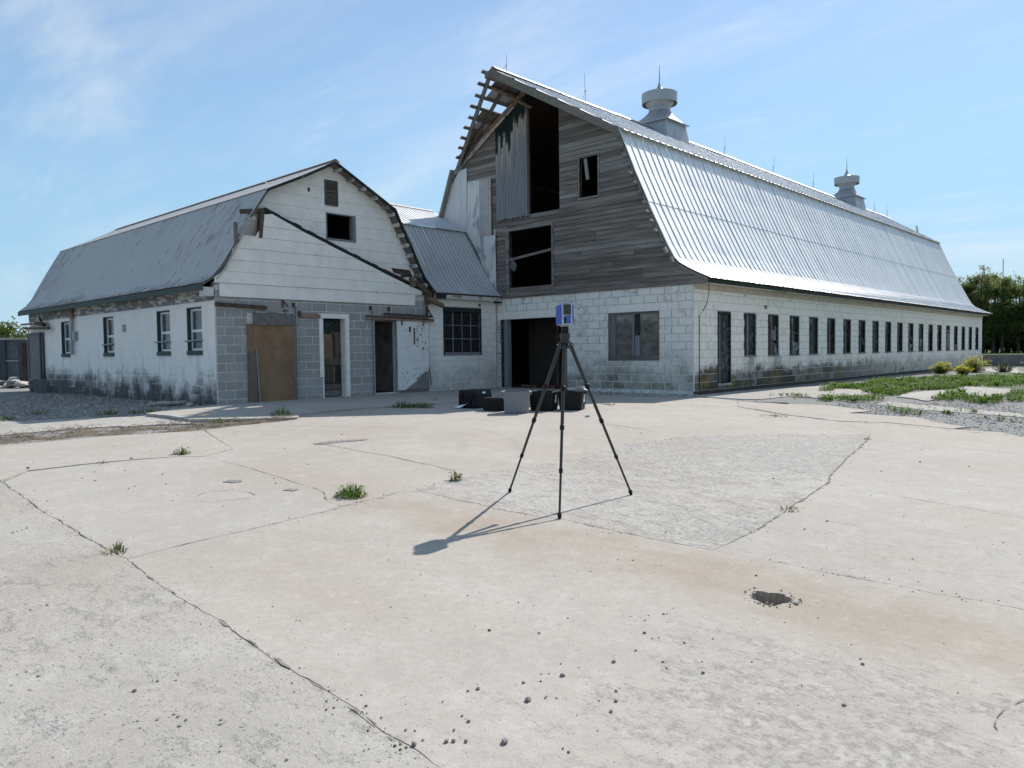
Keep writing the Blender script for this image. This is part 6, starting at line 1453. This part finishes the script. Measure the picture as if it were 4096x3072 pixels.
sz4=[.036,.022,.016,.022,.02,.018,.018,.014,.028,.018,.016,.016,.014,.013,.018,.014,.012,.02,.014,.011,.011,.016,.014,.011,.013,.024,.014,.012,.012,.016,.022,.014,.011,.013,.01,.01,.009,.01,.02]
for k,(q,s) in enumerate(zip(st4,sz4)):
    lab='small grey stone lying loose on the foreground concrete left of centre'; g='loose stones on the left foreground slabs'
    if k==0: lab,g='grey stone at the bottom middle of the photo, largest left of centre',None
    elif k==25: lab,g='reddish flat chip on the rough left slab',None
    rock('stone',q[0],q[1],gz(*q)+s*.42,s*1.25,s,s*.7,RUSTL if k in (25,38) else STONE,k+200,R.uniform(0,3),lab,'stone',g)
st3=[(6.152,-9.283),(7.206,-10.668),(7.164,-11.020),(6.995,-7.296),(7.483,-7.287),(1.229,-5.923),(5.285,-3.817),(6.895,-11.363),(6.415,-11.786),(6.069,-11.325),(6.730,-10.931),(3.158,-7.151),(6.767,-6.358),(7.612,-10.118),(6.851,-8.175)]
sz3=[.028,.028,.022,.03,.026,.10,.03,.018,.02,.014,.018,.024,.022,.014,.018]
for k,(q,s) in enumerate(zip(st3,sz3)):
    lab='small dark stone lying loose on the middle slabs right of the tripod'; g='loose stones on the middle slabs'
    if k==5: lab,g='pale fist-sized stone on the slab between open tote and tripod leg',None
    elif k==1: lab,g='dark oval stone on the right slab beyond the long joint',None
    rock('stone',q[0],q[1],gz(*q)+s*.42,s*1.3,s,s*.7,STONEL if k==5 else STONE,k+300,R.uniform(0,3),lab,'stone',g)
st1=[(-0.770,-14.119),(-0.540,-13.047),(0.893,-13.250),(0.442,-13.925),(0.696,-13.876),(2.357,-12.707),(2.084,-12.569),(1.604,-11.858),(-1.856,-12.789),(-1.664,-12.292),(0.122,-13.693),(0.292,-13.427),(1.359,-13.717),(1.423,-13.807),(1.475,-13.454),(2.355,-13.759),(2.446,-14.967),(2.493,-15.043),(2.486,-15.010),(2.533,-15.083),(0.798,-14.472),(1.419,-14.531),(2.934,-13.560),(0.277,-11.375),(-0.307,-10.076),(-1.826,-11.021)]
for k,q in enumerate(st1):
    s=[.05,.04,.03,.026,.03,.024,.02,.026,.024,.02,.024,.024,.02,.02,.022,.018,.02,.016,.016,.022,.018,.016,.016,.02,.024,.018][k]
    lab='small dark stone lying loose on the left middle slabs'; g='loose stones on the left middle slabs'
    if k==0: lab,g='reddish brown stone at the far left slab joint',None
    rock('stone',q[0],q[1],gz(*q)+s*.42,s*1.3,s,s*.7,STONE,k+400,R.uniform(0,3),lab,'stone',g)
# gravel and crumbs that nobody could count
def scatter(name,label,poly,n,s0,s1,mats,seed,up=0.,keep=None):
    r=random.Random(seed); mb=MB(); x0=min(p[0] for p in poly);x1=max(p[0] for p in poly);y0=min(p[1] for p in poly);y1=max(p[1] for p in poly); c=0;t=0
    while c<n and t<n*40:
        t+=1;x=r.uniform(x0,x1);y=r.uniform(y0,y1)
        if not inside((x,y),poly) or (keep and not keep(x,y)): continue
        c+=1; s=s0+(s1-s0)*r.random()**2.5; b=Vector((x,y,gz(x,y)+up+s*.2)); rz=r.uniform(0,3)
        V=[]
        for dx,dy,dz in ((1,0,-.2),(0,1,-.2),(-1,0,-.2),(0,-1,-.2),(.2,.1,.6),(-.3,-.2,.5)):
            a,e=rot2(dx*s*r.uniform(.7,1.3),dy*s*r.uniform(.6,1.1),rz); V.append((b.x+a,b.y+e,b.z+dz*s*r.uniform(.8,1.2)))
        mb.add(V,[(0,1,4),(1,2,5),(1,5,4),(2,3,5),(3,0,4),(3,4,5)],r.randrange(len(mats)))
    return tag(mb.build(name,mats),label,'gravel',kind='stuff')
scatter('gravel','loose grey gravel and rubble along the foot of the barn gable',[(-3.9,-.02),(.1,-.02),(.5,-.5),(1.2,-1.0),(-.1,-1.5),(-1.4,-1.7),(-3.2,-2.0),(-3.9,-1.5)],3600,.012,.06,[STONE,RUBBLE,RUBBLE],1,-.03)
scatter('gravel','loose dark gravel on the ground beside the white wing wall',[(-16.303,-10.794),(-17.204,-8.430),(-11.027,-8.861),(-6.984,-8.700),(-6.414,-9.842),(-6.043,-10.724),(-6.518,-11.772),(-7.011,-12.950)]+[(-14,-12.2),(-20,-10.5)],5200,.014,.06,[STONE,RUBBLE,STONE],2,-.025)
scatter('gravel','grey gravel between the weed patches right of the yard',[(3.502,-1.323),(4.148,0.016),(5.165,0.556),(6.671,1.111),(7.486,-4.094),(6.939,-3.805),(6.708,-3.500),(6.200,-3.154),(5.742,-2.569),(4.557,-2.539),(4.752,-1.889)],3600,.010,.040,[STONEL,RUBBLE,RUBBLE],3,-.03)
scatter('grit','scattered crumbs of stone across the yard concrete',[(9.2,-16.3),(6,-18.5),(-4,-14.5),(-5.5,-10),(0,-3),(2,-1),(9,-6),(14,-12)],2600,.002,.008,[STONE,RUBBLE,STONE],4,.0)
def near_line(lines,d):
    pts=[]
    for L in lines:
        for a,b in zip(L,L[1:]):
            k=max(1,int(math.dist(a,b)/.1)); pts+=[(a[0]+(b[0]-a[0])*i/k,a[1]+(b[1]-a[1])*i/k) for i in range(k)]
    return pts
r9=random.Random(9); mb=MB()
for q in near_line([J1a+J1b,RR,RB+RB2+RE,J2+J2b,J2b[-1:]+RT+RT2],.1):
    for j in range(int(9*max(0,.6+1.6*mnoise.noise(Vector((q[0]*1.3,q[1]*1.3,4)))))):
        s=r9.uniform(.002,.013); x=q[0]+r9.gauss(0,.035)+.05*r9.uniform(-1,1);y=q[1]+r9.gauss(0,.035)+.05*r9.uniform(-1,1);z=gz(x,y)-.004
        mb.add([(x-s,y,z),(x+s*.8,y-s*.6,z),(x+s*.2,y+s,z),(x,y,z+s*.9)],[(0,1,3),(1,2,3),(2,0,3)],j%2)
tag(mb.build('joint_crumbs',[SOIL,STONE]),'crumbled concrete along the slab joints','gravel',kind='stuff')
def ribbon(mb,L,w,seed,cut_=.0,closed=False,up=.003):
    P=near_line([L],.1); P=[P[i] for i in range(len(P))]
    fine_=[]
    for a,b in zip(P,P[1:]): fine_+=[(a[0]+(b[0]-a[0])*q/4,a[1]+(b[1]-a[1])*q/4) for q in range(4)]
    prev=None
    for i in range(len(fine_)-1):
        a,b=fine_[i],fine_[i+1]; d=Vector((b[0]-a[0],b[1]-a[1]))
        if d.length<1e-6 or d.length>.4: prev=None; continue
        d.normalize(); n_=Vector((-d.y,d.x))
        q=Vector((a[0]*7,a[1]*7,seed)); w_r=w*.5; wl=w_r*max(0,.8*mnoise.noise(q)+.12-cut_+.8*mnoise.noise(q*3.7)); wr=w_r*max(0,.8*mnoise.noise(q+Vector((7,3,9)))+.12-cut_+.8*mnoise.noise(q*3.7+Vector((1,2,3))))
        cur=((a[0]+n_.x*wl,a[1]+n_.y*wl,gz(*a)+up+.003),(a[0]-n_.x*wr,a[1]-n_.y*wr,gz(*a)+up+.003))
        if prev and (wl+wr>.002): mb.add([prev[0],cur[0],cur[1],prev[1]],[(0,1,2,3)])
        prev=cur
mb=MB()
ribbon(mb,J1a+J1b,.026,1); ribbon(mb,RR,.042,2,-.05); ribbon(mb,J2+J2b,.022,3); ribbon(mb,RB+RB2,.018,4); ribbon(mb,RE,.016,5); ribbon(mb,S1T,.03,6); ribbon(mb,S1R,.018,7); ribbon(mb,U5[::-1]+UU,.06,8); ribbon(mb,CR,.012,9); ribbon(mb,J4,.014,10); ribbon(mb,WK,.07,11); ribbon(mb,UR,.03,12); ribbon(mb,[(8.893,-13.083),(8.851,-13.222),(8.842,-13.303),(8.847,-13.393),(8.877,-13.456),(8.906,-13.557),(8.900,-13.622),(8.853,-13.742)],.012,13,-.2)
DIRT=plain('joint_dirt',(.235,.21,.175),.98,0,.45,30,.8)
tag(mb.build('joint_dirt',DIRT),'dirt and crumbled edges along the slab joints','soil',kind='stuff')
# old repair outline and worn spots in the left slab
mb=MB(); el=[(2.335,-13.529),(2.237,-13.406),(2.228,-13.290),(2.366,-13.146),(2.536,-13.102),(2.713,-13.123),(2.792,-13.238),(2.765,-13.366),(2.737,-13.475),(2.650,-13.599),(2.513,-13.602),(2.335,-13.529)]
ribbon(mb,el,.014,20,-.3); o=mb.build('repair_outline',DIRT,pave)
for k,pl in enumerate(([(1.839,-13.025),(1.799,-12.927),(1.922,-12.848),(2.000,-12.871),(1.978,-12.965)],[(0.164,-10.893),(0.117,-10.656),(0.208,-10.424),(0.394,-10.114),(0.484,-10.208),(0.362,-10.583),(0.315,-10.888)],[(2.721,-12.833),(2.701,-12.751),(2.804,-12.725),(2.829,-12.793)],[(2.120,-1.180),(2.777,-1.036),(2.991,-1.338),(2.402,-1.589)])):
    mb=MB(); P_=ragged(pl,.05,.02,0.); V_,F_=tri(P_); mb.add([(q[0],q[1],gz(*q)+.006) for q in V_],F_); mb.build('worn_spot',GROUND,pave)
# single red brick bits and debris inside the big doorway
for k in range(7):
    x,y=-6.1+k*.28+R.uniform(-.1,.1),.45+R.uniform(-.2,.25); a=R.uniform(0,3); L9=Loc(x,y,a); L9.z=.035
    o=obx(L9,-.10,.10,-.05,.05,0,.06).build('brick',plain('red_brick%d'%k,(.22,.07,.045),.95,0,.3,9)); tag(o,'broken red brick lying just inside the big barn doorway','brick','bricks inside the doorway')
